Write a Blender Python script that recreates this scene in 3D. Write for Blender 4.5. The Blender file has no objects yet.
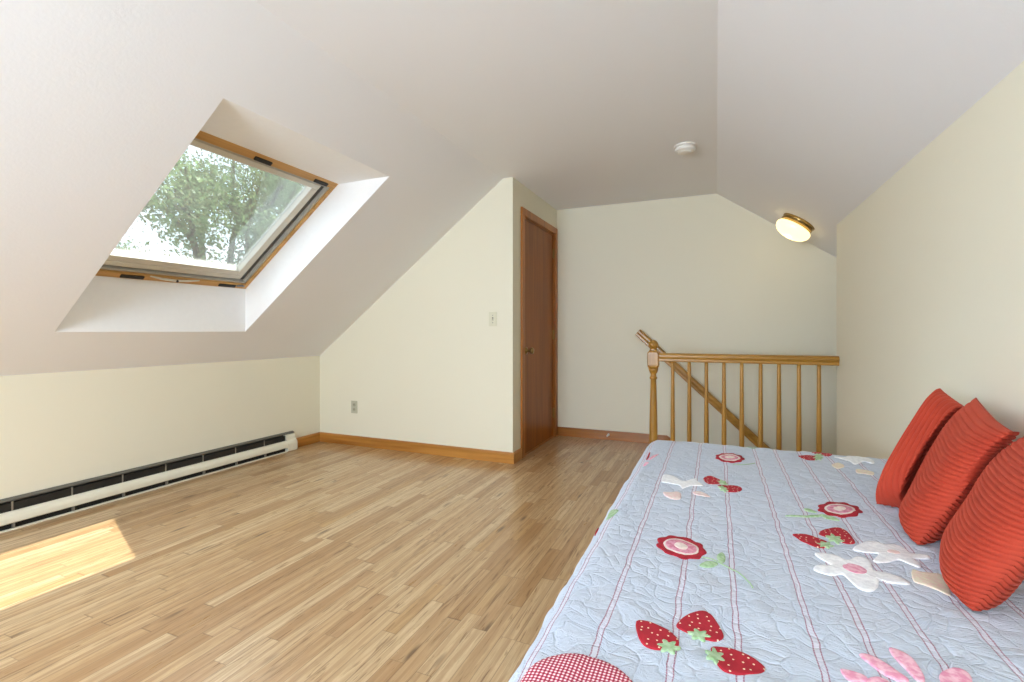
import bpy, bmesh, math, random
from mathutils import Vector, Matrix, noise
from mathutils.bvhtree import BVHTree
random.seed(7)
SC = bpy.context.scene
COL = SC.collection
PI = math.pi

# ------------------------------------------------------------------ helpers
def lin(c):
    return c / 12.92 if c <= .04045 else ((c + .055) / 1.055) ** 2.4
def hexc(h):
    h = h.lstrip('#')
    return tuple(lin(int(h[i:i + 2], 16) / 255) for i in (0, 2, 4)) + (1,)

class N:
    """tiny node-tree helper"""
    def __init__(s, name):
        s.m = bpy.data.materials.new(name); s.m.use_nodes = True
        s.t = s.m.node_tree; s.b = s.t.nodes['Principled BSDF']; s.out = s.t.nodes['Material Output']
    def n(s, typ, **kw):
        o = s.t.nodes.new(typ)
        for k, v in kw.items():
            if k == 'ins':
                for a, b in v.items():
                    if hasattr(b, 'is_output'): s.t.links.new(b, o.inputs[a])
                    else: o.inputs[a].default_value = b
            else: setattr(o, k, v)
        return o
    def l(s, a, b): s.t.links.new(a, b)
    def math(s, op, a, b=0.0, c=0.0):
        o = s.n('ShaderNodeMath', operation=op)
        for i, v in enumerate((a, b, c)):
            if hasattr(v, 'is_output'): s.l(v, o.inputs[i])
            else: o.inputs[i].default_value = v
        return o.outputs[0]
    def mix(s, f, a, b, mode='MIX'):
        o = s.n('ShaderNodeMix', data_type='RGBA', blend_type=mode)
        for k, v in ((0, f), (6, a), (7, b)):
            if hasattr(v, 'is_output'): s.l(v, o.inputs[k])
            else: o.inputs[k].default_value = v
        return o.outputs[2]
    def ramp(s, f, stops, interp='LINEAR'):
        o = s.n('ShaderNodeValToRGB'); cr = o.color_ramp; cr.interpolation = interp
        while len(cr.elements) < len(stops): cr.elements.new(.5)
        for e, (p, c) in zip(cr.elements, stops): e.position = p; e.color = c
        s.l(f, o.inputs[0]); return o.outputs[0]
    def bump(s, h, st=.2, d=.001):
        o = s.n('ShaderNodeBump', ins={'Strength': st, 'Distance': d}); s.l(h, o.inputs['Height'])
        s.l(o.outputs[0], s.b.inputs['Normal'])
    def base(s, c):
        if hasattr(c, 'is_output'): s.l(c, s.b.inputs['Base Color'])
        else: s.b.inputs['Base Color'].default_value = c
    def set(s, **kw):
        for k, v in kw.items(): s.b.inputs[k].default_value = v

def plain(name, h, rough=.5, metal=0, spec=.5, nscale=0, nst=.1, nd=.001):
    m = N(name); c = hexc(h)
    tc = m.n('ShaderNodeTexCoord')
    nz = m.n('ShaderNodeTexNoise', ins={'Vector': tc.outputs['Object'], 'Scale': nscale or 30., 'Detail': 3.})
    dk = tuple(v * .95 for v in c[:3]) + (1,)
    m.base(m.mix(nz.outputs[0], c, dk))
    m.set(Roughness=rough, Metallic=metal); m.b.inputs['Specular IOR Level'].default_value = spec
    if nscale: m.bump(nz.outputs[0], nst, nd)
    return m.m

def wood(name, light, dark, axis=2, rough=.35, scale=1.0, ring=9.):
    m = N(name); tc = m.n('ShaderNodeTexCoord')
    sc = [28 * scale] * 3; sc[axis] = 1.6 * scale
    mp = m.n('ShaderNodeMapping', ins={'Vector': tc.outputs['Object'], 'Scale': sc})
    nz = m.n('ShaderNodeTexNoise', ins={'Vector': mp.outputs[0], 'Scale': 1., 'Detail': 5., 'Roughness': .6, 'Distortion': .6})
    sc2 = [ring * scale] * 3; sc2[axis] = .7 * scale
    mp2 = m.n('ShaderNodeMapping', ins={'Vector': tc.outputs['Object'], 'Scale': sc2})
    n2 = m.n('ShaderNodeTexNoise', ins={'Vector': mp2.outputs[0], 'Scale': 1., 'Detail': 2.})
    f = m.math('ADD', m.math('MULTIPLY', nz.outputs[0], .55), m.math('MULTIPLY', n2.outputs[0], .5))
    m.base(m.ramp(f, [(.36, hexc(dark)), (.66, hexc(light))]))
    m.set(Roughness=rough); m.bump(nz.outputs[0], .08, .001)
    return m.m

def obj(name, bm, mat, parent=None, smooth=False, bevel=0, seg=2, loc=None):
    me = bpy.data.meshes.new(name)
    bmesh.ops.recalc_face_normals(bm, faces=bm.faces)
    bm.to_mesh(me); bm.free()
    if not isinstance(mat, (list, tuple)): mat = [mat]
    for q in mat: me.materials.append(q)
    for p in me.polygons: p.use_smooth = smooth
    o = bpy.data.objects.new(name, me); COL.objects.link(o)
    if bevel:
        b = o.modifiers.new('bevel', 'BEVEL'); b.width = bevel; b.segments = seg; b.limit_method = 'ANGLE'; b.angle_limit = .6
    if parent: o.parent = parent
    if loc: o.location = loc
    return o

def tag(o, label=None, cat=None, group=None, kind=None):
    if label: o['label'] = label
    if cat: o['category'] = cat
    if group: o['group'] = group
    if kind: o['kind'] = kind
    return o
def struct(o, label=None, cat=None):
    return tag(o, label, cat, None, 'structure')
def empty(name, loc, rot=(0, 0, 0)):
    o = bpy.data.objects.new(name, None); COL.objects.link(o); o.location = loc; o.rotation_euler = rot
    o.empty_display_size = .1
    return o

def box(bm, lo, hi, M=None):
    vs = [Vector((x, y, z)) for x in (lo[0], hi[0]) for y in (lo[1], hi[1]) for z in (lo[2], hi[2])]
    if M: vs = [M @ v for v in vs]
    v = [bm.verts.new(p) for p in vs]
    for f in ((0, 1, 3, 2), (4, 6, 7, 5), (0, 4, 5, 1), (2, 3, 7, 6), (0, 2, 6, 4), (1, 5, 7, 3)):
        bm.faces.new([v[i] for i in f])
    return bm
def prism(bm, pts, d, a, b):
    """polygon in the plane across axis d, extruded from a to b"""
    def mk(p, t):
        q = list(p); q.insert(d, t); return bm.verts.new(q)
    A = [mk(p, a) for p in pts]; B = [mk(p, b) for p in pts]
    bm.faces.new(A); bm.faces.new(B[::-1]); n = len(pts)
    for i in range(n): bm.faces.new((A[i], A[(i + 1) % n], B[(i + 1) % n], B[i]))
    return bm
def lathe(bm, prof, M=None, seg=28):
    """profile of (radius, height), turned about z"""
    rings = []
    for r, z in prof:
        if r < 1e-6: rings.append([bm.verts.new((M @ Vector((0, 0, z))) if M else (0, 0, z))])
        else:
            ring = []
            for i in range(seg):
                t = 2 * PI * i / seg; p = Vector((r * math.cos(t), r * math.sin(t), z))
                ring.append(bm.verts.new(M @ p if M else p))
            rings.append(ring)
    for a, b in zip(rings, rings[1:]):
        for i in range(seg):
            j = (i + 1) % seg
            if len(a) == 1 and len(b) == 1: continue
            if len(a) == 1: bm.faces.new((a[0], b[i], b[j]))
            elif len(b) == 1: bm.faces.new((a[i], a[j], b[0]))
            else: bm.faces.new((a[i], a[j], b[j], b[i]))
    for ring in (rings[0], rings[-1]):
        if len(ring) > 2: bm.faces.new(ring)
    return bm
def frame_to(p, z, x=None):
    z = Vector(z).normalized(); x = Vector(x) if x else (Vector((1, 0, 0)) if abs(z.x) < .9 else Vector((0, 1, 0)))
    y = z.cross(x).normalized(); x = y.cross(z)
    return Matrix(((x.x, y.x, z.x, p[0]), (x.y, y.y, z.y, p[1]), (x.z, y.z, z.z, p[2]), (0, 0, 0, 1)))
def sweep(bm, prof, a, b, up=(0, 0, 1)):
    """closed profile (side, up) swept straight from a to b"""
    a = Vector(a); b = Vector(b); d = (b - a).normalized(); s = d.cross(Vector(up)).normalized(); u = s.cross(d)
    A = [bm.verts.new(a + s * p + u * q) for p, q in prof]; B = [bm.verts.new(b + s * p + u * q) for p, q in prof]
    n = len(prof)
    bm.faces.new(A); bm.faces.new(B[::-1])
    for i in range(n): bm.faces.new((A[i], B[i], B[(i + 1) % n], A[(i + 1) % n]))
    return bm
def tube(bm, pts, rads, seg=8):
    pts = [Vector(p) for p in pts]; rings = []
    for i, p in enumerate(pts):
        d = (pts[min(i + 1, len(pts) - 1)] - pts[max(i - 1, 0)]).normalized()
        s = d.cross(Vector((.31, .2, .93))).normalized(); u = s.cross(d)
        rings.append([bm.verts.new(p + (s * math.cos(2 * PI * k / seg) + u * math.sin(2 * PI * k / seg)) * rads[i]) for k in range(seg)])
    for a, b in zip(rings, rings[1:]):
        for k in range(seg): bm.faces.new((a[k], a[(k + 1) % seg], b[(k + 1) % seg], b[k]))
    bm.faces.new(rings[0]); bm.faces.new(rings[-1][::-1])
    return bm

# ------------------------------------------------------------------ room measures (metres)
XL, ZK, XR, ZC = -3.5035, .8184, -1.577, 2.2843      # knee wall, its height, ridge of left slope, flat ceiling
XE, XW, ZW = .006, .747, 1.7714                       # right slope start, right wall, its height
YC, XC, YB, YW = 3.5367, -1.492, 4.679, 3.838        # closet wall, door wall, far wall, end of right wall
YN = -1.85                                            # wall behind the camera
XS = 2.25                                             # far side of the stairwell
SL = (ZC - ZK) / (XR - XL); SR = (ZC - ZW) / (XW - XE)
aL = math.atan(SL); nL = Vector((-math.sin(aL), 0, math.cos(aL))); dL = Vector((math.cos(aL), 0, math.sin(aL)))
aR = math.atan(SR); nR = Vector((math.sin(aR), 0, math.cos(aR)))

# ------------------------------------------------------------------ materials
def wallmat(name, h, bs=.12):
    m = N(name); tc = m.n('ShaderNodeTexCoord')
    nz = m.n('ShaderNodeTexNoise', ins={'Vector': tc.outputs['Object'], 'Scale': 90., 'Detail': 4.})
    n2 = m.n('ShaderNodeTexNoise', ins={'Vector': tc.outputs['Object'], 'Scale': 1.3, 'Detail': 2.})
    c = hexc(h); d = tuple(v * .965 for v in c[:3]) + (1,)
    m.base(m.mix(n2.outputs[0], c, d)); m.set(Roughness=.65); m.b.inputs['Specular IOR Level'].default_value = .25
    m.bump(nz.outputs[0], bs, .002); return m.m
M_WALL = wallmat('cream_wall_paint', '#E6E2CE')
M_CEIL = wallmat('white_ceiling_paint', '#E9EAEC', .25)
M_SHAFT = plain('light_lifted_shaft_white', '#EDEDEC', .5)  # ceiling white raised in colour; the brightness of the skylit shaft is painted in
M_OAK = wood('honey_oak_trim', '#C0873F', '#945C20', 2, .33)
M_OAKX = wood('honey_oak_trim_across', '#C0873F', '#945C20', 0, .33)
M_OAKY = wood('honey_oak_trim_along', '#C0873F', '#945C20', 1, .33)
M_RAIL = wood('golden_oak_rail', '#BB8B3E', '#936820', 0, .3)
M_RAILZ = wood('golden_oak_turned', '#BD8E42', '#966A22', 2, .3)
M_DOOR = wood('brown_oak_door', '#9C5A16', '#74400C', 2, .36, .8, 7)
M_DOOR.node_tree.nodes['Principled BSDF'].inputs['Specular IOR Level'].default_value = .22
M_CASE = wood('brown_oak_casing', '#B57026', '#8A5014', 2, .36)
M_PINE = wood('pine_window_wood', '#CDA062', '#A07538', 1, .4)
M_PINES = wood('pine_window_side', '#C49658', '#946A32', 0, .4)
M_BRASS = plain('aged_brass', '#A58A58', .28, 1)
M_BLACK = plain('black_slot', '#17140F', .5)
M_SASH = plain('grey_sash_liner', '#A9A69C', .4)
M_SASHL = plain('pale_sash_wood', '#CFCCC0', .45)
M_ALU = plain('grey_aluminium', '#77777A', .4, .6)
M_GASK = plain('dark_gasket', '#5E5D58', .5)
M_CLAD = plain('brown_cladding', '#4A4640', .5)
M_HEAT = plain('heater_cream_enamel', '#E6E3D0', .38)
M_HDARK = plain('heater_dark_inside', '#1C1A16', .6)
M_FIN = plain('heater_grey_bracket', '#9A968A', .4, .5)
M_PLAS = plain('ivory_plastic', '#DAD7BE', .4)
M_PLASW = plain('white_plastic', '#E4E2DC', .4)
M_PLASD = plain('dark_toggle', '#57544A', .4)
M_BEDW = plain('white_mattress_ticking', '#DEDCD6', .8)

def floor_mat():
    m = N('strip_oak_floor'); tc = m.n('ShaderNodeTexCoord'); sp = m.n('ShaderNodeSeparateXYZ'); m.l(tc.outputs['Object'], sp.inputs[0])
    W = .0572
    xs = m.math('DIVIDE', sp.outputs[0], W); row = m.math('FLOOR', xs); fx = m.math('FRACT', xs)
    wn = m.n('ShaderNodeTexWhiteNoise', noise_dimensions='1D'); m.l(row, wn.inputs['W'])
    ln = m.math('ADD', m.math('MULTIPLY', wn.outputs[0], .38), .42)
    w2 = m.n('ShaderNodeTexWhiteNoise', noise_dimensions='1D'); m.l(m.math('ADD', row, 91.7), w2.inputs['W'])
    ys = m.math('ADD', m.math('DIVIDE', sp.outputs[1], ln), m.math('MULTIPLY', w2.outputs[0], 17.0))
    # wobble the butt joints so that lengths vary within a row
    ys = m.math('ADD', ys, m.math('MULTIPLY', m.math('SINE', m.math('ADD', m.math('MULTIPLY', ys, 2.1), row)), .27))
    pid = m.math('FLOOR', ys); fy = m.math('FRACT', ys)
    cv = m.n('ShaderNodeCombineXYZ'); m.l(row, cv.inputs[0]); m.l(pid, cv.inputs[1])
    pr = m.n('ShaderNodeTexWhiteNoise', noise_dimensions='2D'); m.l(cv.outputs[0], pr.inputs['Vector'])
    tone = m.ramp(pr.outputs[0], [(0, hexc('#A88254')), (.12, hexc('#B59167')), (.35, hexc('#C3A277')), (.6, hexc('#CBAD83')), (.85, hexc('#D6BC94')), (1, hexc('#BB9563'))])
    # grain, shifted for each board
    gv = m.n('ShaderNodeVectorMath', operation='MULTIPLY_ADD'); m.l(pr.outputs[1], gv.inputs[0]); gv.inputs[1].default_value = (31, 47, 0); m.l(tc.outputs['Object'], gv.inputs[2])
    mp = m.n('ShaderNodeMapping', ins={'Vector': gv.outputs[0], 'Scale': (32, 2.2, 1)})
    g = m.n('ShaderNodeTexNoise', ins={'Vector': mp.outputs[0], 'Scale': 1., 'Detail': 6., 'Roughness': .7, 'Distortion': 2.2})
    mp2 = m.n('ShaderNodeMapping', ins={'Vector': gv.outputs[0], 'Scale': (26, 1.5, 1)})
    g2 = m.n('ShaderNodeTexNoise', ins={'Vector': mp2.outputs[0], 'Scale': 1., 'Detail': 3., 'Distortion': 2.0})
    c = m.mix(m.ramp(g.outputs[0], [(.38, (0, 0, 0, 1)), (.62, (1, 1, 1, 1))]), m.mix(.42, tone, hexc('#94683A'), 'MIX'), tone)
    # cathedral figure
    wv = m.n('ShaderNodeTexWave', wave_type='BANDS', bands_direction='X', ins={'Vector': mp2.outputs[0], 'Scale': .3, 'Distortion': 11., 'Detail': 2., 'Detail Scale': .8})
    c = m.mix(m.math('MULTIPLY', m.math('GREATER_THAN', wv.outputs[1], .6), .26), c, hexc('#8A5F33'))
    mp3 = m.n('ShaderNodeMapping', ins={'Vector': gv.outputs[0], 'Scale': (62, 4.6, 1)})
    g3 = m.n('ShaderNodeTexNoise', ins={'Vector': mp3.outputs[0], 'Scale': 1., 'Detail': 3., 'Distortion': 1.6})
    c = m.mix(m.math('MULTIPLY', m.ramp(g3.outputs[0], [(.60, (0, 0, 0, 1)), (.68, (1, 1, 1, 1))]), .68), c, hexc('#75512C'))
    # mineral streaks and knots
    st = m.ramp(g2.outputs[0], [(.62, (0, 0, 0, 1)), (.74, (1, 1, 1, 1))])
    c = m.mix(m.math('MULTIPLY', st, .7), c, hexc('#6A4726'))
    kn = m.n('ShaderNodeMapping', ins={'Vector': gv.outputs[0], 'Scale': (11, 2.4, 1)})
    vo = m.n('ShaderNodeTexVoronoi', ins={'Vector': kn.outputs[0], 'Scale': 1.})
    kk = m.ramp(vo.outputs['Distance'], [(.05, (1, 1, 1, 1)), (.16, (0, 0, 0, 1))])
    kg = m.n('ShaderNodeSeparateColor'); m.l(vo.outputs['Color'], kg.inputs[0])
    kk = m.math('MULTIPLY', kk, m.math('GREATER_THAN', kg.outputs[0], .34))
    c = m.mix(m.math('MULTIPLY', kk, .75), c, hexc('#4E3118'))
    ex = m.math('MINIMUM', fx, m.math('SUBTRACT', 1., fx)); ey = m.math('MULTIPLY', m.math('MINIMUM', fy, m.math('SUBTRACT', 1., fy)), 9.)
    e = m.math('MINIMUM', ex, ey)
    gap = m.ramp(e, [(.012, (1, 1, 1, 1)), (.034, (0, 0, 0, 1))])
    c = m.mix(m.math('MULTIPLY', gap, .5), c, hexc('#5A3C1E'))
    m.base(c); m.set(Roughness=.3)
    m.l(m.ramp(g.outputs[0], [(.3, (.36, .36, .36, 1)), (.7, (.26, .26, .26, 1))]), m.b.inputs['Roughness'])
    m.b.inputs['Coat Weight'].default_value = .4; m.b.inputs['Coat Roughness'].default_value = .15
    m.bump(m.math('ADD', m.math('MULTIPLY', g.outputs[0], .25), m.math('MULTIPLY', gap, -1.)), .22, .0012)
    return m.m
M_FLOOR = floor_mat()

# ------------------------------------------------------------------ room shell
WSTAIR = -.47    # start of the stair opening
b = bmesh.new()
box(b, (XL - .3, YN - .15, -.12), (WSTAIR, YB + .15, 0)); box(b, (WSTAIR, YN - .15, -.12), (XW + .12, 3.838, 0))
struct(obj('floor', b, M_FLOOR), 'honey oak strip floor running the length of the attic', 'floor')

struct(obj('wall_left', box(bmesh.new(), (XL - .1, YN, 0), (XL, YC + .1, ZK)), M_WALL), 'low cream knee wall below the sloping ceiling', 'wall')
struct(obj('wall_closet', prism(bmesh.new(), [(XL, 0), (XC, 0), (XC, ZC), (XR, ZC), (XL, ZK)], 1, YC, YC + .1), M_WALL), 'bright cream wall facing the room beside the door', 'wall')
DY0, DY1, DZ = 3.758, 4.604, 2.03
b = bmesh.new()
box(b, (XC - .1, YC + .1, 0), (XC, DY0, ZC)); box(b, (XC - .1, DY1, 0), (XC, YB, ZC)); box(b, (XC - .1, DY0, DZ), (XC, DY1, ZC))
struct(obj('wall_door_side', b, M_WALL), 'narrow cream wall holding the brown door', 'wall')
zS = ZC - SR * (XS - XE)
struct(obj('wall_back', prism(bmesh.new(), [(XC - .1, 0), (WSTAIR, 0), (WSTAIR, -2.2), (XS, -2.2), (XS, zS), (XE, ZC), (XC - .1, ZC)], 1, YB, YB + .1), M_WALL), 'far cream wall behind the stair rail', 'wall')
struct(obj('wall_right', box(bmesh.new(), (XW, YN, -2.2), (XW + .1, YW, ZW)), M_WALL), 'cream wall on the right behind the pillows', 'wall')
b = bmesh.new()
box(b, (XW + .1, YW - .1, -2.2), (XS, YW, ZC - SR * (XW + .1 - XE))); box(b, (WSTAIR - .1, 3.72, -2.2), (XW, 3.838, -.12)); box(b, (XW, 3.72, -2.2), (XW + .1, YW - .0005, -2.1))
struct(obj('wall_stairwell', b, M_WALL), 'cream side wall of the stairwell', 'wall')
struct(obj('wall_stairwell_end', box(bmesh.new(), (XS, YW - .1, -2.2), (XS + .1, YB + .1, zS + .1)), M_WALL), 'cream end wall of the stairwell', 'wall')
# wall behind the camera, with a window
WX0, WX1, WZ0, WZ1 = -2.35, -.55, .72, 2.02
b = bmesh.new()
P = [(XL, 0), (XW, 0), (XW, ZW), (XE, ZC), (XR, ZC), (XL, ZK)]
def zl(x): return min(ZC, ZK + SL * (x - XL)) if x < 0 else min(ZC, ZC - SR * (x - XE))
prism(b, [(XL, 0), (WX0, 0), (WX0, zl(WX0)), (XL, ZK)], 1, YN - .12, YN)
prism(b, [(WX1, 0), (XW, 0), (XW, ZW), (XE, ZC), (WX1, ZC)], 1, YN - .12, YN)
prism(b, [(WX0, 0), (WX1, 0), (WX1, WZ0), (WX0, WZ0)], 1, YN - .12, YN)
x2 = XL + (WZ1 - ZK) / SL
prism(b, [(WX0, zl(WX0) - .06), (WX1, WZ1), (WX1, ZC), (XR, ZC), (WX0, zl(WX0))], 1, YN - .12, YN)
struct(obj('wall_front', b, M_WALL), 'cream gable wall behind the camera', 'wall')
wz = zl(WX0) - .06
b = bmesh.new()
for xa, xb in ((WX0, WX0 + .06), (WX1 - .06, WX1), (-1.48, -1.42)):
    prism(b, [(xa, WZ0), (xb, WZ0), (xb, wz + (WZ1 - wz) * (xb - WX0) / (WX1 - WX0)), (xa, wz + (WZ1 - wz) * (xa - WX0) / (WX1 - WX0))], 1, YN - .09, YN - .03)
box(b, (WX0, YN - .09, WZ0), (WX1, YN - .03, WZ0 + .06))
struct(obj('window_2', b, M_OAK), 'oak framed gable window behind the camera', 'window')

# flat ceiling, right slope, left slope with the skylight shaft
struct(obj('ceiling', prism(bmesh.new(), [(XR, ZC), (XE, ZC), (XE + .05, ZC + .12), (XR - .08, ZC + .12)], 1, YN - .12, YB + .1), M_CEIL), 'flat white strip of ceiling between the slopes', 'ceiling')
b = bmesh.new()
def zr(x): return ZC - SR * (x - XE)
prism(b, [(XE, ZC), (XW + .1, zr(XW + .1)), (XW + .1, zr(XW + .1) + .12), (XE, ZC + .12)], 1, YN - .12, YW)
prism(b, [(XE, ZC), (XS + .1, zr(XS + .1)), (XS + .1, zr(XS + .1) + .12), (XE, ZC + .12)], 1, YW, YB + .1)
struct(obj('ceiling_right', b, M_CEIL), 'white sloping ceiling on the right', 'ceiling')

TH = .262                                     # depth of the roof, square to the slope
OX0, OX1, OY0, OY1 = -3.195, -1.903, 1.388, 2.502
def slope_pt(x, y, off=0):
    return Vector((x, y, ZK + SL * (x - XL))) + nL * off
def skyl_outer(y):                            # vertical sill face, horizontal head face
    lo = slope_pt(OX0, y); s = TH / nL.z; lo_o = Vector((lo.x, y, lo.z + s))
    hi = slope_pt(OX1, y); t = TH / -nL.x; hi_o = Vector((hi.x - t, y, hi.z))
    return lo_o, hi_o
LO, HI = skyl_outer(OY0)
def slope_with_hole():
    bm = bmesh.new()
    def quad(*p, mi=0): bm.faces.new([bm.verts.new(q) for q in p]).material_index = mi
    OY = [YN - .12, OY0, OY1, YC + .1]
    xa, xb = XL - .1, XR
    for off, xs in ((0, (xa, OX0, OX1, xb)), (TH, (xa, None, None, xb + .16))):
        if off: X = [slope_pt(xa, 0, TH), LO.copy(), HI.copy(), slope_pt(xb + .16, 0, TH)]
        else: X = [slope_pt(x, 0) for x in xs]
        X = [(p.x, p.z) for p in X]
        for i in range(3):
            for j in range(3):
                if i == 1 and j == 1: continue
                quad((X[i][0], OY[j], X[i][1]), (X[i + 1][0], OY[j], X[i + 1][1]), (X[i + 1][0], OY[j + 1], X[i + 1][1]), (X[i][0], OY[j + 1], X[i][1]))
    a, c = slope_pt(OX0, 0), slope_pt(OX1, 0)
    for ya, yb in ((OY0, OY1),):
        quad((a.x, ya, a.z), (a.x, yb, a.z), (LO.x, yb, LO.z), (LO.x, ya, LO.z), mi=1)
        quad((c.x, ya, c.z), (c.x, yb, c.z), (HI.x, yb, HI.z), (HI.x, ya, HI.z), mi=1)
    for y in (OY0, OY1): quad((a.x, y, a.z), (c.x, y, c.z), (HI.x, y, HI.z), (LO.x, y, LO.z), mi=1)
    for y in (OY[0], OY[-1]):
        p = slope_pt(xa, 0); q = slope_pt(xb, 0); r = slope_pt(xb + .16, 0, TH); s = slope_pt(xa, 0, TH)
        quad(*[(k.x, y, k.z) for k in (p, q, r, s)])
    for p, s in ((slope_pt(xa, 0), slope_pt(xa, 0, TH)), (slope_pt(xb, 0), slope_pt(xb + .16, 0, TH))):
        quad((p.x, OY[0], p.z), (p.x, OY[-1], p.z), (s.x, OY[-1], s.z), (s.x, OY[0], s.z))
    bmesh.ops.remove_doubles(bm, verts=bm.verts, dist=1e-4)
    return bm
struct(obj('ceiling_left', slope_with_hole(), [M_CEIL, M_SHAFT]), 'white sloping ceiling on the left around the skylight well', 'ceiling')

# ------------------------------------------------------------------ skylight (window_1)
sk = empty('window_1', (LO + HI) / 2 + Vector((0, (OY1 - OY0) / 2, 0)))
struct(sk, 'pine framed skylight in the sloping ceiling showing leafy trees', 'window')
skM = Matrix(((dL.x, 0, nL.x, sk.location.x), (0, 1, 0, sk.location.y), (dL.z, 0, nL.z, sk.location.z), (0, 0, 0, 1)))
sk.matrix_world = skM                          # local x = up the roof, y = along the room, z = outwards
HLn = (HI - LO).length / 2; HWd = (OY1 - OY0) / 2
def ringbm(h0, w0, h1, w1, z0, z1, bm=None):
    """a rectangular ring; outer half sizes h0,w0; inner h1,w1"""
    bm = bm or bmesh.new()
    box(bm, (-h0, -w0, z0), (-h1, w0, z1)); box(bm, (h1, -w0, z0), (h0, w0, z1))
    box(bm, (-h1, -w0, z0), (h1, -w1, z1)); box(bm, (-h1, w1, z0), (h1, w0, z1))
    return bm
f0 = obj('outer_frame', ringbm(HLn + .03, HWd + .03, HLn - .035, HWd - .022, -.012, .06), M_PINE, sk, bevel=.003)
f1 = obj('liner', ringbm(HLn - .035, HWd - .022, HLn - .05, HWd - .038, .0, .075), M_SASH, sk, bevel=.002)
f2 = obj('gasket', ringbm(HLn - .05, HWd - .034, HLn - .06, HWd - .078, .025, .08), M_GASK, sk, bevel=.002)
b = ringbm(HLn - .06, HWd - .075, HLn - .098, HWd - .125, .012, .07)
box(b, (-HLn + .097, -HWd + .124, .016), (-HLn + .138, HWd - .124, .066))
f3 = obj('sash', b, M_SASHL, sk, bevel=.004)
# raised metal cladding outside, with the hood over the head
obj('cladding', ringbm(HLn + .06, HWd + .06, HLn - .06, HWd - .08, .08, .1), M_CLAD, sk, bevel=.003)
# pane
m = N('skylight_glass'); t = m.t; t.nodes.remove(m.b)
tr = m.n('ShaderNodeBsdfTransparent', ins={'Color': (.93, .95, .94, 1)})
gl = m.n('ShaderNodeBsdfGlossy', ins={'Roughness': .02})
tl = m.n('ShaderNodeBsdfTranslucent', ins={'Color': (.78, .80, .76, 1)})
fr = m.n('ShaderNodeFresnel', ins={'IOR': 1.45})
tc = m.n('ShaderNodeTexCoord'); nz = m.n('ShaderNodeTexNoise', ins={'Vector': tc.outputs['Object'], 'Scale': 2.2, 'Detail': 3.})
dust = m.math('MULTIPLY', m.ramp(nz.outputs[0], [(.3, (.55, .55, .55, 1)), (.7, (1, 1, 1, 1))]), .028)
x1 = m.n('ShaderNodeMixShader'); m.l(dust, x1.inputs[0]); m.l(tr.outputs[0], x1.inputs[1]); m.l(tl.outputs[0], x1.inputs[2])
x2_ = m.n('ShaderNodeMixShader'); m.l(m.math('MULTIPLY', fr.outputs[0], .8), x2_.inputs[0]); m.l(x1.outputs[0], x2_.inputs[1]); m.l(gl.outputs[0], x2_.inputs[2])
m.l(x2_.outputs[0], m.out.inputs[0]); M_GLASS = m.m
obj('pane', box(bmesh.new(), (-HLn + .09, -HWd + .1, .046), (HLn - .09, HWd - .1, .052)), M_GLASS, sk)
# black catches on the head and the sill
for x, ys in ((HLn - .02, (.0, .43)), (-HLn + .012, (-.20, .40))):
    for y in ys:
        bb = box(bmesh.new(), (x - .012, y - .062 if x < 0 else y - .055, -.02), (x + .012, y + .062 if x < 0 else y + .055, -.008))
        obj('catch', bb, M_BLACK, sk, bevel=.003)
# opener lever along the sill
b = bmesh.new()
tube(b, [(-HLn + .03, -.11, -.012), (-HLn + .02, -.04, -.017), (-HLn + .017, .04, -.019), (-HLn + .022, .12, -.017), (-HLn + .032, .19, -.012)], [.004, .007, .008, .007, .004], 8)
op = obj('opener_lever', b, M_SASHL, sk, smooth=True); op['label'] = 'pale curved lever'
obj('pivot_knob', lathe(bmesh.new(), [(0, -.008), (.006, -.007), (.008, 0), (.007, .006), (0, .006)], Matrix.Translation((-HLn + .02, .05, -.024)), 14), M_BLACK, op, smooth=True)
b = bmesh.new(); tube(b, [(-HLn + .02, HWd - .09, -.018), (-HLn + .035, HWd - .06, -.024), (-HLn + .02, HWd - .035, -.018)], [.006, .008, .006], 8)
obj('hinge_latch', b, M_ALU, sk, smooth=True)

# ------------------------------------------------------------------ baseboards
BH = .088
def basep(bm, a, c, out):
    """board from a to c; out = unit vector into the room"""
    a = Vector(a + (0,)); c = Vector(c + (0,)); o = Vector(out + (0,))
    prof = [(0, 0), (.015, 0), (.015, BH - .014), (.011, BH - .004), (.005, BH), (0, BH)]
    A = [bm.verts.new(a + o * p + Vector((0, 0, q))) for p, q in prof]; B = [bm.verts.new(c + o * p + Vector((0, 0, q))) for p, q in prof]
    n = len(prof); bm.faces.new(A); bm.faces.new(B[::-1])
    for i in range(n): bm.faces.new((A[i], B[i], B[(i + 1) % n], A[(i + 1) % n]))
    return bm
struct(obj('baseboard_closet', basep(bmesh.new(), (XL + .015, YC), (XC + .015, YC), (0, -1)), M_OAKX), 'oak baseboard along the bright closet wall', 'baseboard')
b = basep(bmesh.new(), (XL, 3.222), (XL, YC), (1, 0)); basep(b, (XL, YN), (XL, .55), (1, 0))
struct(obj('baseboard_left', b, M_OAKY), 'short oak baseboard between heater and corner', 'baseboard')
struct(obj('baseboard_door_side', basep(bmesh.new(), (XC, YC - .0), (XC, DY0 - .058), (1, 0)), M_OAKY), 'short oak baseboard beside the door casing', 'baseboard')
b = bmesh.new()
prism(b, [(XC, 0), (WSTAIR - .03, 0), (1.25, -1.72), (1.25, -1.5), (-.385, .035), (-.392, .07), (-.42, BH), (XC, BH)], 1, YB - .015, YB)
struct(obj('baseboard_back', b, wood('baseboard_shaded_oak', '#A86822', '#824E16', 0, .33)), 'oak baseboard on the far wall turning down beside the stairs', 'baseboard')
b = basep(bmesh.new(), (XW, YN), (XW, 3.69), (-1, 0))
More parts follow.
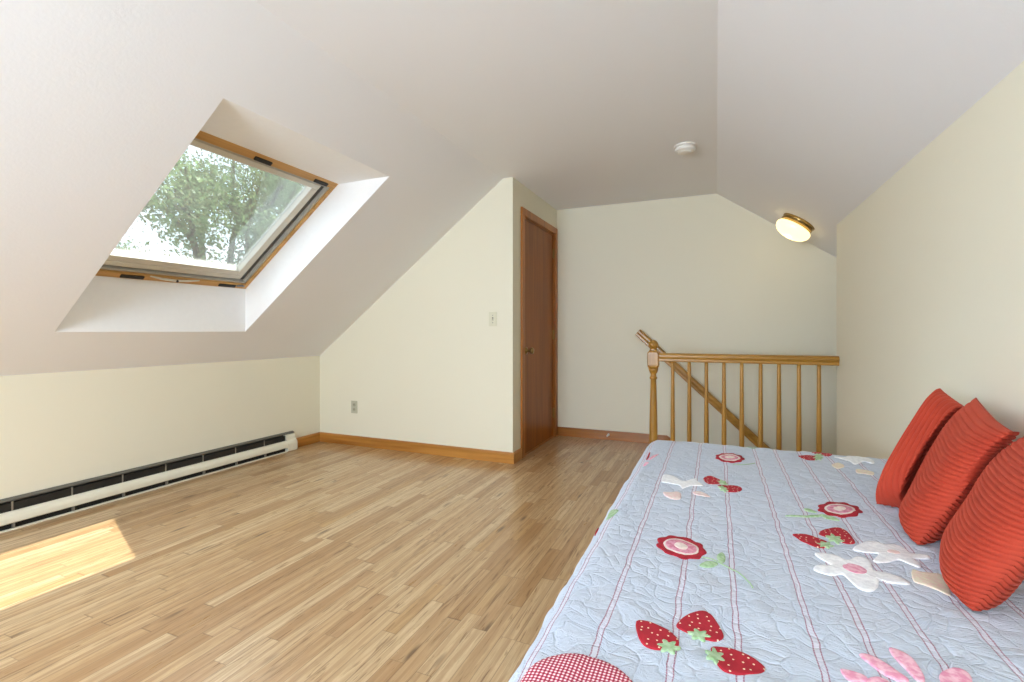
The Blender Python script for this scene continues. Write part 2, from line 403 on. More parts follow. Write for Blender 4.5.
struct(obj('baseboard_right', b, M_OAKY), 'oak baseboard along the right wall behind the bed', 'baseboard')

# ------------------------------------------------------------------ door
dr = obj('door_1', box(bmesh.new(), (XC - .043, DY0 + .022, .012), (XC - .008, DY1 - .022, DZ - .02)), M_DOOR, bevel=.002)
struct(dr, 'flat brown oak slab door with brass knob', 'door')
def part(name, bm, mat, parent, **k):
    o = obj(name, bm, mat, None, **k); o.parent = parent; return o
b = bmesh.new()
CW = .058
for y0, y1 in ((DY0 - CW, DY0 + .006), (DY1 - .006, DY1 + CW)): box(b, (XC, y0, 0), (XC + .017, y1, DZ - .006))
box(b, (XC, DY0 - CW, DZ - .006), (XC + .017, DY1 + CW, DZ + CW))
part('door_casing', b, M_CASE, dr, bevel=.004)
b = bmesh.new()
box(b, (XC - .1, DY0, 0), (XC, DY0 + .019, DZ)); box(b, (XC - .1, DY1 - .019, 0), (XC, DY1, DZ)); box(b, (XC - .1, DY0, DZ - .018), (XC, DY1, DZ))
part('door_jamb', b, M_CASE, dr)
part('threshold', box(bmesh.new(), (XC - .1, DY0 + .02, .0), (XC + .002, DY1 - .02, .011)), M_CASE, dr)
kb = part('door_knob', lathe(bmesh.new(), [(0, 0), (.031, 0), (.032, .004), (.022, .009), (.012, .013), (.011, .032), (.02, .038), (.027, .048), (.028, .056), (.023, .065), (.012, .069), (0, .07)],
          frame_to((XC - .008, DY0 + .092, .888), (1, 0, 0)), 24), M_BRASS, dr, smooth=True); kb['label'] = 'round brass knob'
for z in (.24, 1.02, 1.83):
    b = bmesh.new(); box(b, (XC - .01, DY1 - .036, z - .045), (XC - .004, DY1 - .01, z + .045))
    lathe(b, [(0, z - .047), (.007, z - .047), (.007, z + .047), (0, z + .047)], Matrix.Translation((XC + .002, DY1 - .022, 0)), 10)
    part('hinge', b, M_BRASS, dr)

# door stop on the far baseboard
b = lathe(bmesh.new(), [(0, 0), (.012, 0), (.012, .004), (.005, .008), (.005, .05), (.009, .052), (.009, .062), (0, .064)], frame_to((-.96, YB - .015, .052), (0, -1, 0)), 14)
tag(obj('door_stop', b, M_PLASW, smooth=True), 'small pale door stop on the far oak baseboard', 'door stop')

# ------------------------------------------------------------------ switch, outlet
sw = obj('light_switch', box(bmesh.new(), (-1.666 - .036, YC - .006, 1.154 - .058), (-1.666 + .036, YC, 1.154 + .058)), M_PLAS, bevel=.003)
tag(sw, 'ivory toggle switch plate high on the bright closet wall', 'light switch')
part('toggle_slot', box(bmesh.new(), (-1.671, YC - .0075, 1.142), (-1.661, YC - .005, 1.168)), M_PLASD, sw)
part('toggle', prism(bmesh.new(), [(YC - .006, 1.146), (YC - .006, 1.160), (YC - .02, 1.147), (YC - .02, 1.141)], 0, -1.670, -1.662), M_PLAS, sw)
for z in (1.124, 1.184):
    part('screw', lathe(bmesh.new(), [(0, 0), (.0035, 0), (.003, .0015), (0, .002)], frame_to((-1.666, YC - .006, z), (0, -1, 0)), 10), M_PLASD, sw)
ox, oz = -3.083, .353
ou = obj('power_outlet', box(bmesh.new(), (ox - .036, YC - .006, oz - .058), (ox + .036, YC, oz + .058)), plain('aged_outlet_plate', '#B9B7A0', .4), bevel=.003)
tag(ou, 'small beige power outlet low on the closet wall', 'power outlet')
for z in (oz - .021, oz + .021):
    r = part('socket', lathe(bmesh.new(), [(0, 0), (.0165, 0), (.0155, .002), (0, .002)], frame_to((ox, YC - .006, z), (0, -1, 0)), 18), plain('outlet_face', '#A5A28C', .4), ou)
    for dx in (-.006, .006): part('slot', box(bmesh.new(), (ox + dx - .0012, YC - .0088, z - .003), (ox + dx + .0012, YC - .0078, z + .006)), M_PLASD, r)

# ------------------------------------------------------------------ baseboard heater
HY0, HY1 = .62, 3.208
ht = empty('baseboard_heater', (XL, (HY0 + HY1) / 2, 0))
tag(ht, 'long cream electric baseboard heater along the low knee wall', 'heater')
def hp(name, bm, mat, **k):
    o = obj(name, bm, mat, None, **k); o.parent = ht; o.matrix_parent_inverse = Matrix.Translation(-ht.location); return o
x = XL
hp('back_plate', prism(bmesh.new(), [(x + .001, .004), (x + .006, .004), (x + .006, .158), (x + .030, .149), (x + .031, .153), (x + .006, .163), (x + .001, .163)], 1, HY0, HY1), plain('heater_lip', '#65625A', .45))
hp('inside', box(bmesh.new(), (x + .007, HY0 + .01, .005), (x + .038, HY1 - .11, .139)), M_HDARK)
hp('front_panel', prism(bmesh.new(), [(x + .039, .098), (x + .052, .093), (x + .061, .082), (x + .066, .066), (x + .066, .042), (x + .060, .036), (x + .060, .040), (x + .062, .045), (x + .062, .065), (x + .057, .080), (x + .050, .089), (x + .039, .094)], 1, HY0, HY1 - .10), M_HEAT, bevel=.001)
hp('bottom_plate', prism(bmesh.new(), [(x + .007, .0), (x + .060, .0), (x + .060, .009), (x + .057, .009), (x + .057, .004), (x + .007, .004)], 1, HY0, HY1 - .1), M_HEAT)
capprof = [(x + .006, .002), (x + .062, .002), (x + .067, .012), (x + .067, .068), (x + .062, .084), (x + .053, .094), (x + .045, .100), (x + .034, .140), (x + .006, .150)]
for y0, y1 in ((HY1 - .1, HY1), (HY0 - .004, HY0 + .06)):
    hp('end_cap', prism(bmesh.new(), capprof, 1, y0, y1), M_HEAT, bevel=.002)
k = 0
for i in range(9):
    y = HY1 - .32 - i * .26
    if y < HY0 + .1: break
    b = bmesh.new(); box(b, (x + .036, y - .004, .090), (x + .0385, y + .004, .147)); hp('bracket', b, M_FIN)
    b = bmesh.new(); box(b, (x + .0395, y - .004, .008), (x + .058, y + .004, .042)); hp('bracket', b, M_FIN)

# ------------------------------------------------------------------ stair, balustrade, wall rail
st = empty('staircase', (WSTAIR, (3.8 + YB) / 2, 0)); tag(st, 'stairs going down behind the baluster rail', 'stairs')
def sp(name, bm, mat, **k):
    o = obj(name, bm, mat, None, **k); o.parent = st; o.matrix_parent_inverse = Matrix.Translation(-st.location); return o
for i in range(8):
    z = -.2 * (i + 1); xx = WSTAIR + .213 * i
    sp('tread', box(bmesh.new(), (xx - .0, YW + .012, z - .028), (xx + .238, YB - .03, z)), M_RAIL, bevel=.006)
    sp('riser', box(bmesh.new(), (xx - .016, YW + .012, z), (xx, YB - .03, z + .172 - (.06 if i == 0 else 0))), M_OAKY)
struct(obj('floor_landing', box(bmesh.new(), (1.1, YW - .1, -2.0), (XS, YB, -1.8)), M_FLOOR), 'oak landing at the foot of the stairs', 'floor')

YR = 3.775; NX = -.437
ba = empty('stair_balustrade', (NX, YR, 0)); tag(ba, 'oak stair guard with newel post and slim balusters beyond the bed', 'balustrade')
def bp(name, bm, mat, parent=None, **k):
    o = obj(name, bm, mat, None, **k)
    o.parent = parent or ba
    if not parent: o.matrix_parent_inverse = Matrix.Translation(-ba.location)
    return o
M4 = Matrix.Translation((NX, YR, 0))
# newel: chamfered block on a turned shaft, ball finial
b = bmesh.new()
lathe(b, [(0, 0), (.031, 0), (.031, .25), (.028, .42), (.0235, .60), (.0210, .690), (.028, .697), (.029, .706), (.022, .714), (.020, .732), (.028, .744), (.034, .760), (.037, .775)], M4, 28)
nw = bp('newel_post', b, M_RAILZ, smooth=True)
b = bmesh.new()
def octring(z, h, c):
    p = [(h, -h + c), (h, h - c), (h - c, h), (-h + c, h), (-h, h - c), (-h, -h + c), (-h + c, -h), (h - c, -h)]
    return [b.verts.new((NX + q[0], YR + q[1], z)) for q in p]
R_ = [octring(*q) for q in ((.765, .027, .014), (.79, .040, .012), (.80, .041, .005), (.885, .041, .005), (.896, .040, .012), (.912, .026, .012), (.918, .026, .012))]
for p, q in zip(R_, R_[1:]):
    for i in range(8): b.faces.new((p[i], p[(i + 1) % 8], q[(i + 1) % 8], q[i]))
b.faces.new(R_[0]); b.faces.new(R_[-1])
bp('newel_block', b, M_RAILZ, nw)
b = lathe(bmesh.new(), [(0, .916), (.022, .916), (.026, .922), (.018, .926)] + [(.036 * math.sin(t), .954 - .036 * math.cos(t)) for t in [PI * (.2 + .8 * i / 12) for i in range(12)]] + [(0, .99)], M4, 24)
bp('ball_finial', b, M_RAILZ, nw, smooth=True)
railprof = [(-.019, 0), (.019, 0), (.022, .006), (.022, .020), (.026, .026), (.031, .036), (.031, .048), (.025, .058), (.012, .063), (-.012, .063), (-.025, .058), (-.031, .048), (-.031, .036), (-.026, .026), (-.022, .020), (-.022, .006)]
bp('top_rail', sweep(bmesh.new(), railprof, (NX + .04, YR, .829), (XW - .001, YR, .829)), M_RAIL, smooth=False, bevel=.002)
for i, bx_ in enumerate((-.298, -.182, -.065, .052, .167, .286, .399, .518, .635)):
    prof = [(0, 0), (.0165, 0), (.0165, .3), (.0135, .6), (.0120, .80), (.0120, .832), (0, .832)]
    bp('baluster', lathe(bmesh.new(), prof, Matrix.Translation((bx_, YR, 0)), 16), M_RAILZ, smooth=True)

wr = empty('wall_handrail', (-.683, YB - .06, 1.05)); tag(wr, 'sloping oak handrail fixed to the far wall above the stairs', 'handrail')
def wp(name, bm, mat, **k):
    o = obj(name, bm, mat, None, **k); o.parent = wr; o.matrix_parent_inverse = Matrix.Translation(-wr.location); return o
hd = Vector((.350 + .683, 0, .087 - 1.056)); a0 = Vector((-.700, YB - .058, 1.022)); a1 = a0 + hd * 1.75
wp('rail', sweep(bmesh.new(), [(p * .95, q * 1.1) for p, q in railprof], a0, a1), M_RAIL, bevel=.002)
for tt in (.3, .95, 1.6):
    q = a0 + hd * tt
    b = bmesh.new(); tube(b, [(q.x, YB - .002, q.z + .02), (q.x, YB - .02, q.z + .02), (q.x, YB - .03, q.z + .024), (q.x, YB - .045, q.z + .03)], [.007] * 4, 10)
    lathe(b, [(0, 0), (.025, 0), (.022, .006), (0, .008)], frame_to((q.x, YB, q.z + .02), (0, -1, 0)), 16)
    wp('rail_bracket', b, M_BRASS, smooth=True)

# ------------------------------------------------------------------ smoke detector, wall light
sd = empty('smoke_detector', (-.189, 3.385, ZC)); tag(sd, 'round white smoke detector on the flat ceiling', 'smoke detector')
def lp(o_, name, bm, mat, **k):
    o = obj(name, bm, mat, None, **k); o.parent = o_; return o
lp(sd, 'mounting_plate', lathe(bmesh.new(), [(0, 0), (.07, 0), (.07, -.008), (.064, -.012), (0, -.012)], None, 36), M_PLASW, smooth=False)
lp(sd, 'body', lathe(bmesh.new(), [(0, -.0121), (.059, -.0121), (.059, -.018), (.065, -.022), (.064, -.034), (.055, -.041), (.045, -.0415), (.043, -.046), (.03, -.049), (0, -.05)], None, 36), M_PLASW)

lq = Vector((.581, 4.215, ZC - SR * (.575 - XE)))
cl = empty('ceiling_light', lq); tag(cl, 'lit dome light with brass ring on the right sloping ceiling', 'ceiling light')
cl.matrix_world = frame_to(lq, -nR)
lp(cl, 'brass_ring', lathe(bmesh.new(), [(0, .0), (.118, .0), (.122, .004), (.122, .012), (.117, .016), (.115, .022), (.119, .026), (.119, .036), (.112, .041), (.108, .046), (0, .046)], None, 40), M_BRASS)
m = N('lit_opal_glass'); m.base(hexc('#8F8570')); m.set(Roughness=.25)
m.b.inputs['Emission Color'].default_value = (1, .76, .36, 1); m.b.inputs['Emission Strength'].default_value = 1.9
M_OPAL = m.m
lp(cl, 'glass_dome', lathe(bmesh.new(), [(.104, .0465), (.120, .051), (.129, .062), (.130, .078), (.122, .098), (.103, .117), (.073, .131), (.037, .139), (0, .141)], None, 44), M_OPAL, smooth=True)
pl = bpy.data.lights.new('bulb', 'POINT'); pl.energy = .5; pl.color = (1, .80, .50); pl.shadow_soft_size = .03
po = bpy.data.objects.new('bulb', pl); COL.objects.link(po); po.location = lq - nR * .155

# ------------------------------------------------------------------ bed
XIN, YF, ZT, RR = -.233, 2.305, .557, .07
YNR = .22                                          # near end of the mattress
bd = empty('bed', (.25, 1.28, 0)); tag(bd, 'narrow bed standing against the right wall under the quilt', 'bed')
def dp(name, bm, mat, **k):
    o = obj(name, bm, mat, None, **k); o.parent = bd; o.matrix_parent_inverse = Matrix.Translation(-bd.location); return o
bx0, bx1, by0, by1 = -.265, .715, .19, 2.335
dp('mattress', box(bmesh.new(), (bx0, by0, .33), (bx1, by1, .535)), M_BEDW, bevel=.05, seg=5)
b = bmesh.new()
box(b, (bx0 + .01, by0 + .02, .20), (bx0 + .035, by1 - .02, .329)); box(b, (bx1 - .035, by0 + .02, .20), (bx1 - .01, by1 - .02, .329))
box(b, (bx0 + .035, by0 + .02, .20), (bx1 - .035, by0 + .045, .329)); box(b, (bx0 + .035, by1 - .045, .20), (bx1 - .035, by1 - .02, .329))
box(b, (bx0 + .035, by0 + .045, .30), (bx1 - .035, by1 - .045, .329))
dp('bed_frame', b, M_OAKY, bevel=.003)
for xx in (bx0 + .04, bx1 - .085):
    for yy in (by0 + .05, by1 - .095): dp('leg', box(bmesh.new(), (xx, yy, 0), (xx + .045, yy + .045, .2)), M_OAK, bevel=.003)

# ------------------------------------------------------------------ quilt
STR = [-.63, -.54, -.45, -.36, -.266, -.176, -.063, .032, .147, .225, .314, .409, .50, .595, .69]
def q_puff(u, v):
    p = Vector((u * 7.5, v * 7.5, 0))
    a = noise.noise(p + Vector((noise.noise(p * 1.7), noise.noise(p * 1.7 + Vector((9, 3, 1))), 0)) * .8)
    c = noise.noise(Vector((u * 24, v * 30, 3.3)))
    s = min(abs(u - q) for q in STR)
    return (.0035 * a + .0022 * c) * (1 - .6 * math.exp(-(s / .012) ** 2)) - .0012 * math.exp(-(s / .007) ** 2)
def q_base(u, v):
    a = max(0., XIN - u); bq = max(0., v - YF) if v > 1 else -max(0., YNR - v)
    d = math.hypot(a, bq)
    if d < 1e-9: return Vector((u, v, ZT))
    if d < RR * PI / 2: h = RR * math.sin(d / RR); dz = RR * (1 - math.cos(d / RR))
    else: h = RR + .08 * (d - RR * PI / 2); dz = RR + d - RR * PI / 2
    wob = .010 * math.sin(v * 9 + u * 3) * min(1, d / .25) if d > .1 else 0
    return Vector((u + a - a / d * (h + wob), v - bq + bq / d * (h + wob), ZT - dz))
def q_norm(u, v):
    e = .002
    n = (q_base(u + e, v) - q_base(u - e, v)).cross(q_base(u, v + e) - q_base(u, v - e))
    return n.normalized()
def Q(u, v, off=0.):
    return q_base(u, v) + q_norm(u, v) * (q_puff(u, v) + off)
U0, U1, V0, V1 = XIN - .40, .737, YNR - .38, YF + .38
NU, NV = 180, 330
b = bmesh.new(); uvl = b.loops.layers.uv.new('UVMap')
G = [[b.verts.new(Q(U0 + (U1 - U0) * i / NU, V0 + (V1 - V0) * j / NV)) for j in range(NV + 1)] for i in range(NU + 1)]
for i in range(NU):
    for j in range(NV):
        f = b.faces.new((G[i][j], G[i + 1][j], G[i + 1][j + 1], G[i][j + 1]))
        for lo_, (p, q) in zip(f.loops, ((i, j), (i + 1, j), (i + 1, j + 1), (i, j + 1))):
            lo_[uvl].uv = (U0 + (U1 - U0) * p / NU, V0 + (V1 - V0) * q / NV)
def cloth_bump(m, uv, sc=1., st=.6):
    n1 = m.n('ShaderNodeTexNoise', ins={'Vector': uv, 'Scale': 9., 'Detail': 2., 'Distortion': .6})
    off = m.n('ShaderNodeVectorMath', operation='MULTIPLY_ADD'); m.l(n1.outputs[1], off.inputs[0]); off.inputs[1].default_value = (.10, .10, 0); m.l(uv, off.inputs[2])
    vo = m.n('ShaderNodeTexVoronoi', voronoi_dimensions='2D', feature='DISTANCE_TO_EDGE', ins={'Vector': off.outputs[0], 'Scale': 23. * sc})
    seam = m.ramp(vo.outputs[0], [(.0, (0, 0, 0, 1)), (.10, (.6, .6, .6, 1)), (.4, (1, 1, 1, 1))], 'EASE')
    mp = m.n('ShaderNodeMapping', ins={'Vector': off.outputs[0], 'Scale': (70, 150, 1)})
    n2 = m.n('ShaderNodeTexNoise', ins={'Vector': mp.outputs[0], 'Scale': 1., 'Detail': 4., 'Roughness': .6, 'Distortion': .8})
    h = m.math('ADD', m.math('MULTIPLY', seam, .42), m.math('MULTIPLY', n2.outputs[0], .8))
    m.bump(h, st, .006)
    return seam, vo.outputs[0]
m = N('blue_quilt_cotton'); uvn = m.n('ShaderNodeUVMap'); uv = uvn.outputs[0]
sp_ = m.n('ShaderNodeSeparateXYZ'); m.l(uv, sp_.inputs[0])
wv = m.n('ShaderNodeTexNoise', noise_dimensions='3D', ins={'Vector': uv, 'Scale': 14., 'Detail': 3.})
uu = m.math('ADD', sp_.outputs[0], m.math('MULTIPLY', m.math('SUBTRACT', wv.outputs[0], .5), .012))
dmin = None
for s_ in STR:
    d_ = m.math('ABSOLUTE', m.math('SUBTRACT', uu, s_)); dmin = d_ if dmin is None else m.math('MINIMUM', dmin, d_)
base_c = m.mix(wv.outputs[0], hexc('#C2CAD7'), hexc('#B9C4D4'))
band = m.math('LESS_THAN', dmin, .0047)
c = m.mix(m.math('MULTIPLY', band, .6), base_c, hexc('#D6D2DE'))
line = m.math('LESS_THAN', m.math('ABSOLUTE', m.math('SUBTRACT', dmin, .0047)), .0011)
dash = m.math('ADD', .55, m.math('MULTIPLY', m.math('GREATER_THAN', m.math('FRACT', m.math('MULTIPLY', sp_.outputs[1], 160.)), .35), .3))
c = m.mix(m.math('MULTIPLY', line, dash), c, hexc('#935069'))
seam, vd = cloth_bump(m, uv, 1.15, .85)
thr = m.math('MULTIPLY', m.math('LESS_THAN', vd, .012), .28)
c = m.mix(thr, c, hexc('#9FAABA'))
m.base(c); m.set(Roughness=.9); m.b.inputs['Sheen Weight'].default_value = .15
M_QUILT = m.m
ql = obj('quilt', b, M_QUILT, smooth=True)
tag(ql, 'pale blue striped quilt with strawberry and flower patches spread over the bed', 'quilt')

def fabric(name, h, h2=None, rough=.9, sc=420):
    m = N(name); uvn = m.n('ShaderNodeUVMap')
    nz = m.n('ShaderNodeTexNoise', ins={'Vector': uvn.outputs[0], 'Scale': sc, 'Detail': 2.})
    n2 = m.n('ShaderNodeTexNoise', ins={'Vector': uvn.outputs[0], 'Scale': 90., 'Detail': 2.})
    a = hexc(h); c2 = hexc(h2) if h2 else tuple(v * .82 for v in a[:3]) + (1,)
    m.base(m.mix(m.ramp(n2.outputs[0], [(.4, (0, 0, 0, 1)), (.6, (1, 1, 1, 1))]), c2, a)); m.set(Roughness=rough)
    m.bump(m.math('ADD', nz.outputs[0], n2.outputs[0]), .35, .002)
    return m
FAB = dict(leaf=fabric('green_patch', '#93B486', '#AFC8A4').m, cream=fabric('cream_patch', '#EADAD2').m, white=fabric('white_patch', '#EEF0F2', '#E0E2E6').m,
           pink=fabric('pink_patch', '#DF93AE', '#EDBDCB').m, palepink=fabric('pale_pink_patch', '#E3C4C4', '#E6D9D3').m, peach=fabric('peach_patch', '#E2CDBE', '#E2DCC4', sc=200).m)
# red patches with white seed dots
m = N('red_strawberry_patch'); uvn = m.n('ShaderNodeUVMap'); vo = m.n('ShaderNodeTexVoronoi', voronoi_dimensions='2D', ins={'Vector': uvn.outputs[0], 'Scale': 66., 'Randomness': .6})
nz = m.n('ShaderNodeTexNoise', ins={'Vector': uvn.outputs[0], 'Scale': 80., 'Detail': 3.})
cr = m.mix(nz.outputs[0], hexc('#B41B2E'), hexc('#931022'))
m.base(m.mix(m.math('LESS_THAN', vo.outputs['Distance'], .11), cr, hexc('#F3DDBE'))); m.set(Roughness=.85); m.bump(nz.outputs[0], .4, .003)
FAB['seeded'] = m.m
FAB['red'] = fabric('red_flower_patch', '#B01A2E', '#951224').m
m = fabric('pink_check_patch', '#C4748A', '#D79AAA'); FAB['pinkcheck'] = m.m
# gingham
m = N('red_gingham_patch'); uvn = m.n('ShaderNodeUVMap'); s2 = m.n('ShaderNodeSeparateXYZ'); m.l(uvn.outputs[0], s2.inputs[0])
K = 165.
ga = m.math('GREATER_THAN', m.math('FRACT', m.math('MULTIPLY', s2.outputs[0], K)), .5); gb = m.math('GREATER_THAN', m.math('FRACT', m.math('MULTIPLY', s2.outputs[1], K)), .5)
m.base(m.ramp(m.math('MULTIPLY', m.math('ADD', ga, gb), .5), [(0, hexc('#F0E2E2')), (.5, hexc('#C4546C')), (1, hexc('#8E1230'))], 'LINEAR')); m.set(Roughness=.9)
nz = m.n('ShaderNodeTexNoise', ins={'Vector': uvn.outputs[0], 'Scale': 60.}); m.bump(nz.outputs[0], .4, .003)
FAB['gingham'] = m.m

def smooth_closed(pts, n=3):
    """Catmull-Rom through the outline"""
    out = []; k = len(pts)
    for i in range(k):
        p0, p1, p2, p3 = (Vector(pts[(i + j - 1) % k]) for j in range(4))
        for s in range(n):
            t = s / n
            out.append(.5 * ((2 * p1) + (p2 - p0) * t + (2 * p0 - 5 * p1 + 4 * p2 - p3) * t * t + (3 * p1 - p0 - 3 * p2 + p3) * t ** 3))
    return out
def patch(name, pts, mat, level, parent, sm=3, thick=.0010):
    pts = smooth_closed(pts, sm) if sm > 1 else [Vector(p) for p in pts]
    c = sum(pts, Vector((0, 0))) / len(pts)
    bm = bmesh.new(); ul = bm.loops.layers.uv.new('UVMap'); n = len(pts)
    top = .0014 + thick + level * .0007
    rings = []; uvs = {}
    for s, o in ((1.0, -.002), (.99, top - .0006), (.93, top), (.75, top + .0003), (.5, top + .0004), (.25, top + .0004)):
        r = []
        for p in pts:
            q = c + (p - c) * s; v = bm.verts.new(Q(q.x, q.y, o)); uvs[v] = q; r.append(v)
        rings.append(r)
    cv_ = bm.verts.new(Q(c.x, c.y, top + .0004)); uvs[cv_] = c
    for a, b2 in zip(rings, rings[1:]):
        for i in range(n): bm.faces.new((a[i], a[(i + 1) % n], b2[(i + 1) % n], b2[i]))
    for i in range(n): bm.faces.new((rings[-1][i], rings[-1][(i + 1) % n], cv_))
    for f in bm.faces:
        for l_ in f.loops: l_[ul].uv = uvs[l_.vert]
    o = obj(name, bm, mat, None, smooth=True); o.parent = parent
    return o
